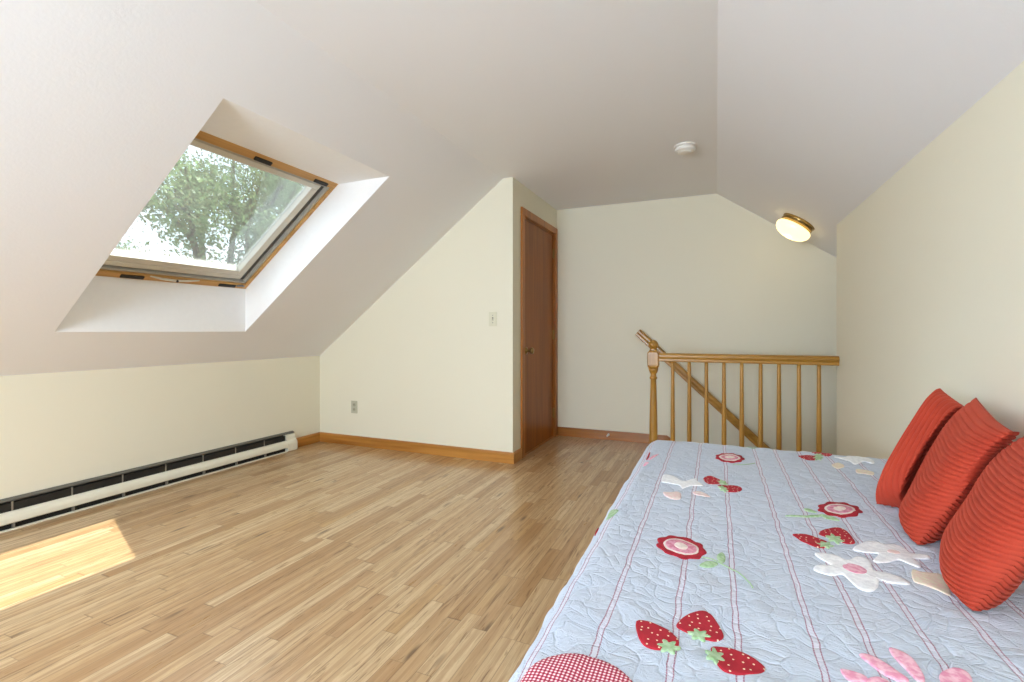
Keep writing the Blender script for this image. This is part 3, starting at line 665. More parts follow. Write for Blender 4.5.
APPLIQUE = [
    ('strawberry', 'red', 0, [(-0.127, 0.848), (-0.108, 0.854), (-0.086, 0.849), (-0.068, 0.84), (-0.056, 0.824), (-0.056, 0.807), (-0.071, 0.792), (-0.089, 0.785), (-0.107, 0.79), (-0.119, 0.81)]),
    ('cap', 'leaf', 1, [(-0.051, 0.804), (-0.053, 0.8), (-0.058, 0.798), (-0.061, 0.797), (-0.06, 0.795), (-0.059, 0.79), (-0.06, 0.787), (-0.064, 0.787), (-0.068, 0.789), (-0.07, 0.791), (-0.072, 0.789), (-0.075, 0.785), (-0.079, 0.783), (-0.08, 0.786), (-0.079, 0.791), (-0.078, 0.794), (-0.081, 0.794), (-0.086, 0.795), (-0.088, 0.797), (-0.086, 0.8), (-0.081, 0.802), (-0.078, 0.804), (-0.079, 0.806), (-0.081, 0.811), (-0.079, 0.815), (-0.075, 0.815), (-0.072, 0.812), (-0.07, 0.81), (-0.068, 0.812), (-0.064, 0.817), (-0.06, 0.818), (-0.059, 0.815), (-0.06, 0.81), (-0.061, 0.807), (-0.058, 0.806), (-0.053, 0.806)]),
    ('strawberry', 'red', 0, [(-0.063, 0.866), (-0.054, 0.891), (-0.04, 0.912), (-0.022, 0.928), (-0.009, 0.923), (0.001, 0.902), (0.01, 0.878), (0.011, 0.861), (0.001, 0.847), (-0.011, 0.845), (-0.032, 0.849), (-0.052, 0.854)]),
    ('cap', 'leaf', 1, [(-0.007, 0.854), (-0.009, 0.851), (-0.014, 0.85), (-0.017, 0.849), (-0.017, 0.846), (-0.016, 0.842), (-0.017, 0.839), (-0.021, 0.839), (-0.024, 0.842), (-0.026, 0.844), (-0.029, 0.842), (-0.032, 0.839), (-0.036, 0.838), (-0.037, 0.841), (-0.035, 0.846), (-0.035, 0.848), (-0.037, 0.849), (-0.042, 0.85), (-0.045, 0.853), (-0.042, 0.855), (-0.037, 0.857), (-0.034, 0.858), (-0.034, 0.86), (-0.035, 0.865), (-0.034, 0.868), (-0.03, 0.868), (-0.027, 0.865), (-0.025, 0.863), (-0.022, 0.865), (-0.018, 0.868), (-0.015, 0.869), (-0.014, 0.866), (-0.015, 0.861), (-0.016, 0.858), (-0.013, 0.858), (-0.009, 0.856)]),
    ('strawberry', 'red', 0, [(-0.008, 0.827), (0.008, 0.836), (0.028, 0.837), (0.046, 0.83), (0.06, 0.821), (0.068, 0.809), (0.058, 0.793), (0.039, 0.78), (0.016, 0.772), (0.005, 0.779), (-0.003, 0.798)]),
    ('cap', 'leaf', 1, [(0.013, 0.798), (0.01, 0.796), (0.006, 0.796), (0.004, 0.797), (0.003, 0.793), (0.003, 0.788), (0.0, 0.784), (-0.002, 0.787), (-0.004, 0.792), (-0.005, 0.795), (-0.007, 0.794), (-0.011, 0.792), (-0.014, 0.792), (-0.014, 0.797), (-0.011, 0.802), (-0.01, 0.804), (-0.012, 0.807), (-0.015, 0.81), (-0.016, 0.815), (-0.013, 0.817), (-0.009, 0.816), (-0.007, 0.816), (-0.006, 0.819), (-0.006, 0.826), (-0.004, 0.829), (-0.001, 0.827), (0.001, 0.821), (0.002, 0.818), (0.004, 0.819), (0.008, 0.821), (0.011, 0.82), (0.011, 0.816), (0.008, 0.811), (0.007, 0.808), (0.009, 0.806), (0.012, 0.802)]),
    ('strawberry', 'red', 0, [(0.174, 1.365), (0.204, 1.373), (0.232, 1.36), (0.246, 1.337), (0.237, 1.312), (0.212, 1.303), (0.193, 1.32), (0.18, 1.346)]),
    ('cap', 'leaf', 1, [(0.253, 1.325), (0.249, 1.321), (0.245, 1.32), (0.242, 1.319), (0.242, 1.316), (0.242, 1.31), (0.239, 1.306), (0.236, 1.307), (0.234, 1.311), (0.232, 1.313), (0.23, 1.311), (0.225, 1.307), (0.222, 1.306), (0.221, 1.31), (0.224, 1.315), (0.225, 1.318), (0.222, 1.319), (0.218, 1.321), (0.216, 1.324), (0.219, 1.327), (0.224, 1.329), (0.227, 1.33), (0.227, 1.333), (0.227, 1.339), (0.23, 1.343), (0.233, 1.342), (0.236, 1.338), (0.237, 1.336), (0.24, 1.338), (0.244, 1.342), (0.248, 1.343), (0.248, 1.339), (0.246, 1.333), (0.244, 1.33), (0.247, 1.329), (0.251, 1.328)]),
    ('strawberry', 'red', 0, [(0.234, 1.397), (0.255, 1.431), (0.282, 1.451), (0.301, 1.436), (0.305, 1.388), (0.301, 1.361), (0.283, 1.351), (0.259, 1.369), (0.239, 1.382)]),
    ('cap', 'leaf', 1, [(0.281, 1.358), (0.277, 1.356), (0.272, 1.357), (0.269, 1.357), (0.269, 1.353), (0.268, 1.346), (0.266, 1.342), (0.262, 1.345), (0.26, 1.352), (0.259, 1.356), (0.256, 1.355), (0.252, 1.352), (0.248, 1.353), (0.248, 1.359), (0.251, 1.365), (0.253, 1.368), (0.251, 1.371), (0.246, 1.376), (0.245, 1.381), (0.249, 1.384), (0.254, 1.382), (0.257, 1.382), (0.257, 1.386), (0.258, 1.394), (0.261, 1.398), (0.264, 1.395), (0.266, 1.387), (0.267, 1.383), (0.27, 1.385), (0.275, 1.387), (0.278, 1.386), (0.278, 1.38), (0.275, 1.374), (0.273, 1.371), (0.276, 1.368), (0.279, 1.363)]),
    ('strawberry', 'red', 0, [(-0.04, 1.763), (-0.018, 1.79), (0.011, 1.764), (0.031, 1.745), (0.018, 1.72), (-0.01, 1.702), (-0.03, 1.719)]),
    ('cap', 'leaf', 1, [(0.036, 1.724), (0.034, 1.721), (0.029, 1.722), (0.026, 1.722), (0.027, 1.717), (0.027, 1.71), (0.026, 1.705), (0.022, 1.708), (0.02, 1.715), (0.018, 1.719), (0.016, 1.717), (0.013, 1.714), (0.009, 1.715), (0.008, 1.721), (0.01, 1.727), (0.011, 1.731), (0.009, 1.734), (0.004, 1.738), (0.002, 1.744), (0.005, 1.747), (0.009, 1.746), (0.012, 1.746), (0.012, 1.75), (0.011, 1.758), (0.013, 1.763), (0.016, 1.76), (0.019, 1.753), (0.021, 1.749), (0.023, 1.75), (0.026, 1.754), (0.03, 1.753), (0.03, 1.747), (0.029, 1.74), (0.028, 1.736), (0.03, 1.734), (0.034, 1.729)]),
    ('strawberry', 'red', 0, [(0.004, 1.688), (0.032, 1.71), (0.063, 1.713), (0.076, 1.694), (0.068, 1.66), (0.047, 1.643), (0.024, 1.653)]),
    ('cap', 'leaf', 1, [(0.037, 1.649), (0.035, 1.647), (0.03, 1.649), (0.028, 1.649), (0.028, 1.645), (0.028, 1.637), (0.027, 1.633), (0.024, 1.636), (0.021, 1.644), (0.02, 1.648), (0.018, 1.647), (0.014, 1.644), (0.011, 1.646), (0.011, 1.652), (0.013, 1.659), (0.013, 1.662), (0.011, 1.666), (0.007, 1.671), (0.006, 1.677), (0.008, 1.68), (0.013, 1.678), (0.015, 1.678), (0.015, 1.682), (0.015, 1.691), (0.016, 1.695), (0.019, 1.691), (0.022, 1.683), (0.023, 1.679), (0.025, 1.68), (0.029, 1.683), (0.032, 1.681), (0.033, 1.675), (0.031, 1.668), (0.03, 1.664), (0.032, 1.661), (0.035, 1.655)]),
    ('strawberry', 'red', 0, [(0.303, 2.229), (0.338, 2.255), (0.368, 2.243), (0.357, 2.187), (0.332, 2.165), (0.316, 2.192)]),
    ('cap', 'leaf', 1, [(0.391, 2.233), (0.387, 2.225), (0.382, 2.219), (0.378, 2.216), (0.378, 2.209), (0.377, 2.197), (0.374, 2.188), (0.37, 2.188), (0.368, 2.195), (0.367, 2.199), (0.364, 2.193), (0.359, 2.183), (0.354, 2.18), (0.355, 2.188), (0.358, 2.2), (0.36, 2.208), (0.357, 2.209), (0.352, 2.21), (0.351, 2.216), (0.355, 2.225), (0.361, 2.23), (0.364, 2.234), (0.364, 2.241), (0.365, 2.253), (0.368, 2.263), (0.372, 2.263), (0.374, 2.255), (0.376, 2.251), (0.379, 2.257), (0.384, 2.268), (0.388, 2.271), (0.388, 2.263), (0.385, 2.249), (0.383, 2.242), (0.385, 2.241), (0.39, 2.24)]),
    ('strawberry', 'red', 0, [(0.361, 2.3), (0.39, 2.326), (0.431, 2.343), (0.435, 2.312), (0.417, 2.273), (0.39, 2.277)]),
    ('cap', 'leaf', 1, [(0.397, 2.272), (0.394, 2.267), (0.389, 2.264), (0.387, 2.261), (0.386, 2.257), (0.386, 2.251), (0.384, 2.245), (0.381, 2.245), (0.379, 2.248), (0.377, 2.251), (0.375, 2.247), (0.371, 2.24), (0.367, 2.238), (0.367, 2.243), (0.369, 2.25), (0.371, 2.255), (0.368, 2.255), (0.364, 2.255), (0.363, 2.258), (0.366, 2.263), (0.37, 2.267), (0.373, 2.269), (0.373, 2.273), (0.373, 2.28), (0.375, 2.286), (0.379, 2.286), (0.381, 2.282), (0.382, 2.28), (0.385, 2.284), (0.389, 2.291), (0.393, 2.293), (0.393, 2.288), (0.39, 2.281), (0.389, 2.276), (0.391, 2.276), (0.395, 2.276)]),
    ('flower', 'red', 0, [(0.376, 1.612), (0.373, 1.606), (0.369, 1.6), (0.365, 1.595), (0.361, 1.589), (0.359, 1.584), (0.357, 1.577), (0.355, 1.571), (0.352, 1.565), (0.347, 1.561), (0.342, 1.559), (0.337, 1.557), (0.332, 1.554), (0.328, 1.551), (0.324, 1.546), (0.319, 1.541), (0.314, 1.538), (0.31, 1.538), (0.305, 1.539), (0.302, 1.542), (0.298, 1.543), (0.294, 1.542), (0.289, 1.541), (0.283, 1.54), (0.279, 1.541), (0.277, 1.544), (0.275, 1.55), (0.275, 1.555), (0.273, 1.56), (0.271, 1.563), (0.267, 1.565), (0.264, 1.569), (0.262, 1.573), (0.262, 1.58), (0.265, 1.586), (0.268, 1.593), (0.27, 1.598), (0.27, 1.604), (0.269, 1.61), (0.269, 1.617), (0.271, 1.623), (0.275, 1.629), (0.28, 1.634), (0.285, 1.638), (0.29, 1.643), (0.293, 1.648), (0.296, 1.655), (0.3, 1.661), (0.305, 1.667), (0.31, 1.669), (0.316, 1.669), (0.321, 1.669), (0.326, 1.67), (0.331, 1.672), (0.336, 1.676), (0.342, 1.68), (0.347, 1.681), (0.351, 1.678), (0.354, 1.674), (0.356, 1.669), (0.358, 1.665), (0.362, 1.664), (0.367, 1.663), (0.372, 1.662), (0.375, 1.658), (0.376, 1.652), (0.374, 1.645), (0.373, 1.639), (0.372, 1.633), (0.373, 1.628), (0.375, 1.623), (0.376, 1.618)]),
    ('ring', 'cream', 1, [(0.359, 1.61), (0.356, 1.6), (0.351, 1.591), (0.346, 1.582), (0.34, 1.575), (0.332, 1.568), (0.325, 1.563), (0.317, 1.559), (0.309, 1.557), (0.302, 1.557), (0.295, 1.559), (0.29, 1.562), (0.285, 1.567), (0.282, 1.574), (0.28, 1.581), (0.279, 1.59), (0.281, 1.6), (0.283, 1.61), (0.287, 1.619), (0.293, 1.629), (0.299, 1.637), (0.307, 1.644), (0.315, 1.65), (0.323, 1.654), (0.331, 1.656), (0.339, 1.656), (0.346, 1.653), (0.352, 1.65), (0.356, 1.644), (0.359, 1.637), (0.361, 1.629), (0.36, 1.619)]),
    ('ring', 'pinkcheck', 2, [(0.352, 1.609), (0.35, 1.602), (0.346, 1.594), (0.342, 1.587), (0.337, 1.581), (0.331, 1.576), (0.325, 1.572), (0.318, 1.569), (0.312, 1.568), (0.306, 1.567), (0.3, 1.569), (0.295, 1.571), (0.291, 1.575), (0.289, 1.581), (0.287, 1.587), (0.287, 1.593), (0.287, 1.601), (0.29, 1.608), (0.293, 1.616), (0.297, 1.623), (0.303, 1.629), (0.309, 1.635), (0.315, 1.639), (0.322, 1.642), (0.329, 1.644), (0.335, 1.644), (0.341, 1.642), (0.345, 1.639), (0.349, 1.635), (0.352, 1.63), (0.353, 1.623), (0.353, 1.616)]),
    ('ring', 'cream', 3, [(0.336, 1.607), (0.334, 1.602), (0.332, 1.597), (0.328, 1.592), (0.324, 1.588), (0.32, 1.586), (0.316, 1.585), (0.311, 1.585), (0.308, 1.586), (0.305, 1.589), (0.304, 1.593), (0.303, 1.598), (0.304, 1.603), (0.305, 1.608), (0.308, 1.613), (0.312, 1.618), (0.316, 1.622), (0.32, 1.625), (0.325, 1.626), (0.329, 1.626), (0.332, 1.624), (0.335, 1.621), (0.336, 1.617), (0.337, 1.612)]),
    ('flower', 'red', 0, [(-0.019, 1.175), (-0.021, 1.17), (-0.024, 1.166), (-0.027, 1.162), (-0.029, 1.158), (-0.03, 1.154), (-0.031, 1.149), (-0.032, 1.144), (-0.034, 1.139), (-0.038, 1.137), (-0.043, 1.136), (-0.047, 1.135), (-0.051, 1.134), (-0.055, 1.132), (-0.058, 1.128), (-0.062, 1.125), (-0.066, 1.124), (-0.071, 1.124), (-0.076, 1.127), (-0.08, 1.13), (-0.084, 1.131), (-0.088, 1.132), (-0.093, 1.131), (-0.099, 1.132), (-0.103, 1.134), (-0.107, 1.137), (-0.109, 1.142), (-0.111, 1.147), (-0.114, 1.151), (-0.117, 1.155), (-0.122, 1.158), (-0.126, 1.162), (-0.129, 1.167), (-0.13, 1.172), (-0.129, 1.177), (-0.127, 1.182), (-0.126, 1.187), (-0.127, 1.192), (-0.129, 1.198), (-0.131, 1.204), (-0.13, 1.209), (-0.127, 1.213), (-0.123, 1.216), (-0.118, 1.219), (-0.115, 1.222), (-0.112, 1.226), (-0.11, 1.231), (-0.108, 1.236), (-0.104, 1.24), (-0.099, 1.241), (-0.093, 1.24), (-0.088, 1.238), (-0.083, 1.238), (-0.078, 1.239), (-0.073, 1.241), (-0.068, 1.242), (-0.063, 1.242), (-0.058, 1.239), (-0.055, 1.234), (-0.051, 1.23), (-0.048, 1.226), (-0.044, 1.223), (-0.039, 1.222), (-0.034, 1.219), (-0.03, 1.215), (-0.028, 1.21), (-0.028, 1.204), (-0.028, 1.199), (-0.027, 1.194), (-0.025, 1.19), (-0.022, 1.185), (-0.02, 1.18)]),
    ('ring', 'cream', 1, [(-0.035, 1.177), (-0.036, 1.169), (-0.039, 1.162), (-0.043, 1.156), (-0.048, 1.151), (-0.054, 1.147), (-0.06, 1.144), (-0.068, 1.142), (-0.075, 1.142), (-0.083, 1.144), (-0.091, 1.147), (-0.098, 1.151), (-0.104, 1.156), (-0.109, 1.163), (-0.113, 1.17), (-0.115, 1.178), (-0.116, 1.186), (-0.115, 1.194), (-0.113, 1.201), (-0.109, 1.208), (-0.104, 1.214), (-0.097, 1.218), (-0.09, 1.222), (-0.082, 1.223), (-0.074, 1.223), (-0.066, 1.221), (-0.058, 1.217), (-0.051, 1.212), (-0.045, 1.206), (-0.04, 1.2), (-0.037, 1.192), (-0.035, 1.184)]),
    ('ring', 'pinkcheck', 2, [(-0.04, 1.177), (-0.041, 1.171), (-0.043, 1.165), (-0.047, 1.16), (-0.051, 1.156), (-0.056, 1.153), (-0.062, 1.151), (-0.069, 1.15), (-0.075, 1.15), (-0.082, 1.151), (-0.088, 1.153), (-0.094, 1.157), (-0.1, 1.161), (-0.104, 1.167), (-0.107, 1.172), (-0.11, 1.179), (-0.11, 1.185), (-0.11, 1.192), (-0.108, 1.198), (-0.104, 1.203), (-0.1, 1.208), (-0.094, 1.211), (-0.088, 1.214), (-0.081, 1.215), (-0.074, 1.214), (-0.067, 1.213), (-0.06, 1.21), (-0.054, 1.206), (-0.049, 1.201), (-0.045, 1.196), (-0.042, 1.19), (-0.041, 1.183)]),
    ('ring', 'cream', 3, [(-0.059, 1.179), (-0.06, 1.175), (-0.061, 1.171), (-0.064, 1.167), (-0.067, 1.165), (-0.071, 1.163), (-0.075, 1.163), (-0.079, 1.164), (-0.083, 1.167), (-0.086, 1.17), (-0.088, 1.174), (-0.09, 1.178), (-0.09, 1.183), (-0.09, 1.188), (-0.088, 1.192), (-0.086, 1.196), (-0.082, 1.198), (-0.079, 1.199), (-0.074, 1.2), (-0.07, 1.198), (-0.067, 1.196), (-0.063, 1.193), (-0.061, 1.189), (-0.059, 1.184)]),
    ('flower', 'red', 0, [(0.104, 2.089), (0.102, 2.082), (0.099, 2.076), (0.096, 2.07), (0.093, 2.065), (0.092, 2.059), (0.092, 2.052), (0.091, 2.045), (0.088, 2.039), (0.084, 2.035), (0.079, 2.032), (0.075, 2.03), (0.071, 2.028), (0.067, 2.024), (0.064, 2.018), (0.06, 2.013), (0.056, 2.01), (0.051, 2.01), (0.047, 2.012), (0.043, 2.015), (0.039, 2.016), (0.035, 2.016), (0.03, 2.014), (0.025, 2.013), (0.02, 2.014), (0.017, 2.018), (0.015, 2.024), (0.013, 2.03), (0.011, 2.035), (0.008, 2.039), (0.004, 2.042), (0.0, 2.046), (-0.003, 2.051), (-0.003, 2.057), (-0.002, 2.064), (-0.0, 2.071), (0.001, 2.077), (0.0, 2.083), (-0.001, 2.09), (-0.002, 2.097), (-0.002, 2.104), (0.001, 2.11), (0.005, 2.115), (0.01, 2.119), (0.013, 2.124), (0.016, 2.13), (0.018, 2.137), (0.02, 2.144), (0.024, 2.149), (0.029, 2.152), (0.034, 2.152), (0.039, 2.151), (0.043, 2.152), (0.048, 2.154), (0.052, 2.158), (0.057, 2.162), (0.062, 2.163), (0.067, 2.16), (0.07, 2.155), (0.073, 2.15), (0.077, 2.146), (0.081, 2.145), (0.086, 2.144), (0.09, 2.142), (0.094, 2.138), (0.096, 2.132), (0.096, 2.125), (0.096, 2.118), (0.096, 2.111), (0.098, 2.106), (0.101, 2.101), (0.103, 2.095)]),
    ('ring', 'cream', 1, [(0.089, 2.087), (0.088, 2.077), (0.085, 2.066), (0.081, 2.057), (0.076, 2.049), (0.07, 2.041), (0.062, 2.036), (0.055, 2.032), (0.047, 2.03), (0.04, 2.03), (0.033, 2.032), (0.026, 2.036), (0.02, 2.042), (0.015, 2.049), (0.012, 2.058), (0.01, 2.068), (0.009, 2.078), (0.01, 2.089), (0.013, 2.099), (0.017, 2.11), (0.022, 2.119), (0.029, 2.126), (0.036, 2.132), (0.044, 2.136), (0.052, 2.138), (0.06, 2.138), (0.067, 2.135), (0.074, 2.131), (0.08, 2.124), (0.084, 2.117), (0.087, 2.107), (0.089, 2.098)]),
    ('ring', 'pinkcheck', 2, [(0.081, 2.086), (0.08, 2.078), (0.078, 2.071), (0.075, 2.063), (0.071, 2.057), (0.066, 2.052), (0.06, 2.047), (0.054, 2.045), (0.048, 2.043), (0.042, 2.043), (0.036, 2.045), (0.031, 2.048), (0.026, 2.052), (0.022, 2.058), (0.019, 2.064), (0.018, 2.071), (0.017, 2.079), (0.018, 2.087), (0.02, 2.095), (0.023, 2.103), (0.028, 2.109), (0.033, 2.115), (0.038, 2.119), (0.045, 2.122), (0.051, 2.124), (0.057, 2.124), (0.063, 2.122), (0.069, 2.119), (0.073, 2.114), (0.077, 2.108), (0.08, 2.102), (0.081, 2.094)]),
    ('ring', 'cream', 3, [(0.069, 2.085), (0.068, 2.078), (0.066, 2.072), (0.062, 2.067), (0.058, 2.062), (0.053, 2.059), (0.049, 2.058), (0.044, 2.058), (0.039, 2.06), (0.035, 2.064), (0.032, 2.068), (0.03, 2.074), (0.03, 2.081), (0.031, 2.087), (0.033, 2.093), (0.036, 2.099), (0.041, 2.103), (0.045, 2.107), (0.051, 2.108), (0.056, 2.108), (0.06, 2.106), (0.064, 2.102), (0.067, 2.097), (0.069, 2.091)]),
    ('leaf', 'leaf', 0, [(0.228, 1.573), (0.241, 1.576), (0.25, 1.565), (0.256, 1.549), (0.243, 1.547), (0.231, 1.553)]),
    ('leaf', 'leaf', 0, [(0.177, 1.496), (0.217, 1.51), (0.248, 1.528), (0.265, 1.541), (0.263, 1.529), (0.246, 1.515), (0.215, 1.5), (0.176, 1.488)]),
    ('leaf', 'leaf', 0, [(0.263, 1.543), (0.278, 1.536), (0.293, 1.531), (0.302, 1.514), (0.286, 1.512), (0.269, 1.518)]),
    ('leaf', 'leaf', 0, [(0.002, 1.169), (0.012, 1.192), (0.019, 1.173), (0.017, 1.146), (0.009, 1.137), (0.003, 1.152)]),
    ('leaf', 'leaf', 0, [(-0.033, 1.102), (-0.022, 1.124), (-0.005, 1.132), (0.004, 1.126), (-0.005, 1.109), (-0.021, 1.099)]),
    ('stem', 'leaf', 0, [(-0.028, 1.149), (-0.01, 1.146), (0.009, 1.131), (0.025, 1.118), (0.04, 1.106), (0.052, 1.088), (0.062, 1.065), (0.067, 1.039)]),
    ('stem', 'leaf', 0, [(0.057, 1.983), (0.085, 1.992), (0.118, 2.014), (0.14, 2.044)]),
    ('stem', 'leaf', 0, [(0.126, 2.308), (0.143, 2.286), (0.167, 2.303)]),
    ('blossom', 'white', 0, [(0.205, 1.271), (0.241, 1.277), (0.263, 1.255), (0.289, 1.284), (0.309, 1.274), (0.304, 1.226), (0.324, 1.222), (0.349, 1.206), (0.352, 1.178), (0.322, 1.173), (0.304, 1.18), (0.291, 1.145), (0.274, 1.119), (0.254, 1.126), (0.245, 1.162), (0.238, 1.178), (0.214, 1.164), (0.188, 1.177), (0.2, 1.203), (0.227, 1.218), (0.212, 1.242)]),
    ('ring', 'pink', 1, [(0.289, 1.207), (0.286, 1.2), (0.281, 1.194), (0.275, 1.19), (0.268, 1.189), (0.261, 1.19), (0.255, 1.193), (0.25, 1.198), (0.247, 1.205), (0.246, 1.213), (0.247, 1.22), (0.25, 1.228), (0.256, 1.234), (0.262, 1.238), (0.269, 1.239), (0.276, 1.238), (0.282, 1.235), (0.287, 1.229), (0.29, 1.222), (0.291, 1.214)]),
    ('blossom', 'white', 0, [(0.287, 1.32), (0.325, 1.381), (0.354, 1.388), (0.366, 1.383), (0.387, 1.397), (0.402, 1.378), (0.405, 1.356), (0.423, 1.354), (0.436, 1.346), (0.43, 1.33), (0.401, 1.322), (0.404, 1.293), (0.397, 1.275), (0.383, 1.284), (0.369, 1.3), (0.346, 1.281), (0.323, 1.266), (0.316, 1.278), (0.336, 1.317), (0.317, 1.318)]),
    ('ring', 'palepink', 1, [(0.382, 1.337), (0.38, 1.333), (0.377, 1.33), (0.373, 1.327), (0.369, 1.325), (0.365, 1.325), (0.361, 1.326), (0.358, 1.328), (0.356, 1.332), (0.356, 1.336), (0.357, 1.34), (0.359, 1.344), (0.362, 1.348), (0.366, 1.351), (0.37, 1.353), (0.374, 1.353), (0.378, 1.352), (0.38, 1.349), (0.382, 1.346), (0.382, 1.342)]),
    ('petal', 'peach', 0, [(0.378, 1.258), (0.393, 1.256), (0.418, 1.262), (0.43, 1.256), (0.419, 1.2), (0.409, 1.165), (0.395, 1.176), (0.377, 1.189), (0.364, 1.202)]),
    ('petal', 'pink', 0, [(0.17, 0.85), (0.183, 0.853), (0.199, 0.849), (0.201, 0.837), (0.184, 0.828), (0.173, 0.832)]),
    ('petal', 'pink', 0, [(0.202, 0.842), (0.218, 0.851), (0.228, 0.846), (0.212, 0.827), (0.198, 0.825)]),
    ('petal', 'pink', 0, [(0.204, 0.898), (0.222, 0.903), (0.236, 0.89), (0.248, 0.872), (0.255, 0.858), (0.242, 0.85), (0.228, 0.859), (0.215, 0.876)]),
    ('petal', 'pink', 0, [(0.252, 0.936), (0.266, 0.934), (0.276, 0.919), (0.279, 0.89), (0.276, 0.867), (0.266, 0.861), (0.259, 0.886), (0.252, 0.911)]),
    ('petal', 'pink', 0, [(0.337, 0.89), (0.332, 0.881), (0.326, 0.873), (0.319, 0.866), (0.312, 0.862), (0.306, 0.86), (0.3, 0.861), (0.297, 0.864), (0.295, 0.87), (0.296, 0.877), (0.298, 0.886), (0.303, 0.895), (0.309, 0.903), (0.316, 0.91), (0.324, 0.915), (0.331, 0.917), (0.336, 0.916), (0.34, 0.912), (0.341, 0.906), (0.34, 0.898)]),
    ('blossom', 'white', 0, [(-0.169, 1.752), (-0.138, 1.751), (-0.112, 1.712), (-0.09, 1.714), (-0.062, 1.754), (-0.057, 1.721), (-0.038, 1.683), (-0.073, 1.668), (-0.087, 1.65), (-0.099, 1.626), (-0.112, 1.658), (-0.153, 1.661), (-0.169, 1.674)]),
    ('petal', 'palepink', 0, [(-0.151, 1.562), (-0.131, 1.57), (-0.111, 1.584), (-0.099, 1.566), (-0.099, 1.516), (-0.122, 1.511), (-0.144, 1.53)]),
    ('petal', 'palepink', 0, [(-0.067, 1.603), (-0.043, 1.613), (-0.016, 1.584), (-0.029, 1.573), (-0.056, 1.579)]),
    ('blossom', 'white', 0, [(0.433, 2.27), (0.469, 2.272), (0.5, 2.344), (0.53, 2.321), (0.559, 2.267), (0.546, 2.199), (0.519, 2.223), (0.479, 2.162), (0.471, 2.212), (0.447, 2.242)]),
    ('petal', 'peach', 0, [(0.398, 2.128), (0.428, 2.167), (0.437, 2.119), (0.408, 2.082)]),
    ('petal', 'peach', 0, [(0.469, 2.1), (0.496, 2.095), (0.515, 2.072), (0.502, 2.037), (0.478, 2.049), (0.459, 2.048)]),
    ('petal', 'leaf', 0, [(-0.277, 1.385), (-0.252, 1.36), (-0.261, 1.33), (-0.273, 1.309), (-0.279, 1.31), (-0.282, 1.353)]),
    ('petal', 'red', 0, [(-0.296, 1.263), (-0.293, 1.271), (-0.291, 1.251), (-0.296, 1.233), (-0.297, 1.23)]),
    ('petal', 'pink', 0, [(-0.252, 1.851), (-0.245, 1.894), (-0.235, 1.885), (-0.244, 1.854)]),
    ('petal', 'pink', 0, [(-0.244, 1.936), (-0.233, 1.994), (-0.215, 2.035), (-0.224, 1.978), (-0.237, 1.935)]),
    ('petal', 'red', 0, [(-0.253, 1.953), (-0.253, 2.066), (-0.247, 2.008), (-0.248, 1.937)]),
]
def circ(cx, cy, r, n=40): return [(cx + r * math.cos(2 * PI * i / n), cy + r * math.sin(2 * PI * i / n)) for i in range(n)]
last = ql
for kind, mat, lev, pts in APPLIQUE:
    if kind == 'stem':
        bm = bmesh.new(); pp = [Vector(p) for p in pts]; fine = []
        for a, c2 in zip(pp, pp[1:]): fine += [a.lerp(c2, t / 4) for t in range(4)]
        tube(bm, [Q(p.x, p.y, .002) for p in fine], [.0013] * len(fine), 6)
        ul = bm.loops.layers.uv.new('UVMap')
        o = obj('stem', bm, FAB['leaf'], ql, smooth=True); continue
    if kind in ('strawberry', 'flower', 'blossom'):
        last = patch({'strawberry': 'strawberry_patch', 'flower': 'flower_patch', 'blossom': 'blossom_patch'}[kind], pts, FAB['seeded' if kind == 'strawberry' else mat], 0, ql, 1 if kind == 'flower' else 3)
        last['label'] = {'strawberry': 'red strawberry patch', 'flower': 'red scalloped flower patch', 'blossom': 'white blossom patch'}[kind]
    elif lev > 0:
        patch('leaf_cap' if kind == 'cap' else 'flower_centre', pts, FAB[mat], lev, last, 1)
    else:
        patch('leaf_patch' if mat == 'leaf' else 'petal_patch', pts, FAB[mat], 0, ql)['label'] = {'leaf': 'green leaf patch', 'pink': 'pink petal patch', 'palepink': 'pale pink petal patch', 'peach': 'peach petal patch', 'red': 'red petal patch'}[mat]
g = patch('round_patch', circ(-.175, .642, .089), FAB['gingham'], 0, ql, 1); g['label'] = 'red and white gingham circle'

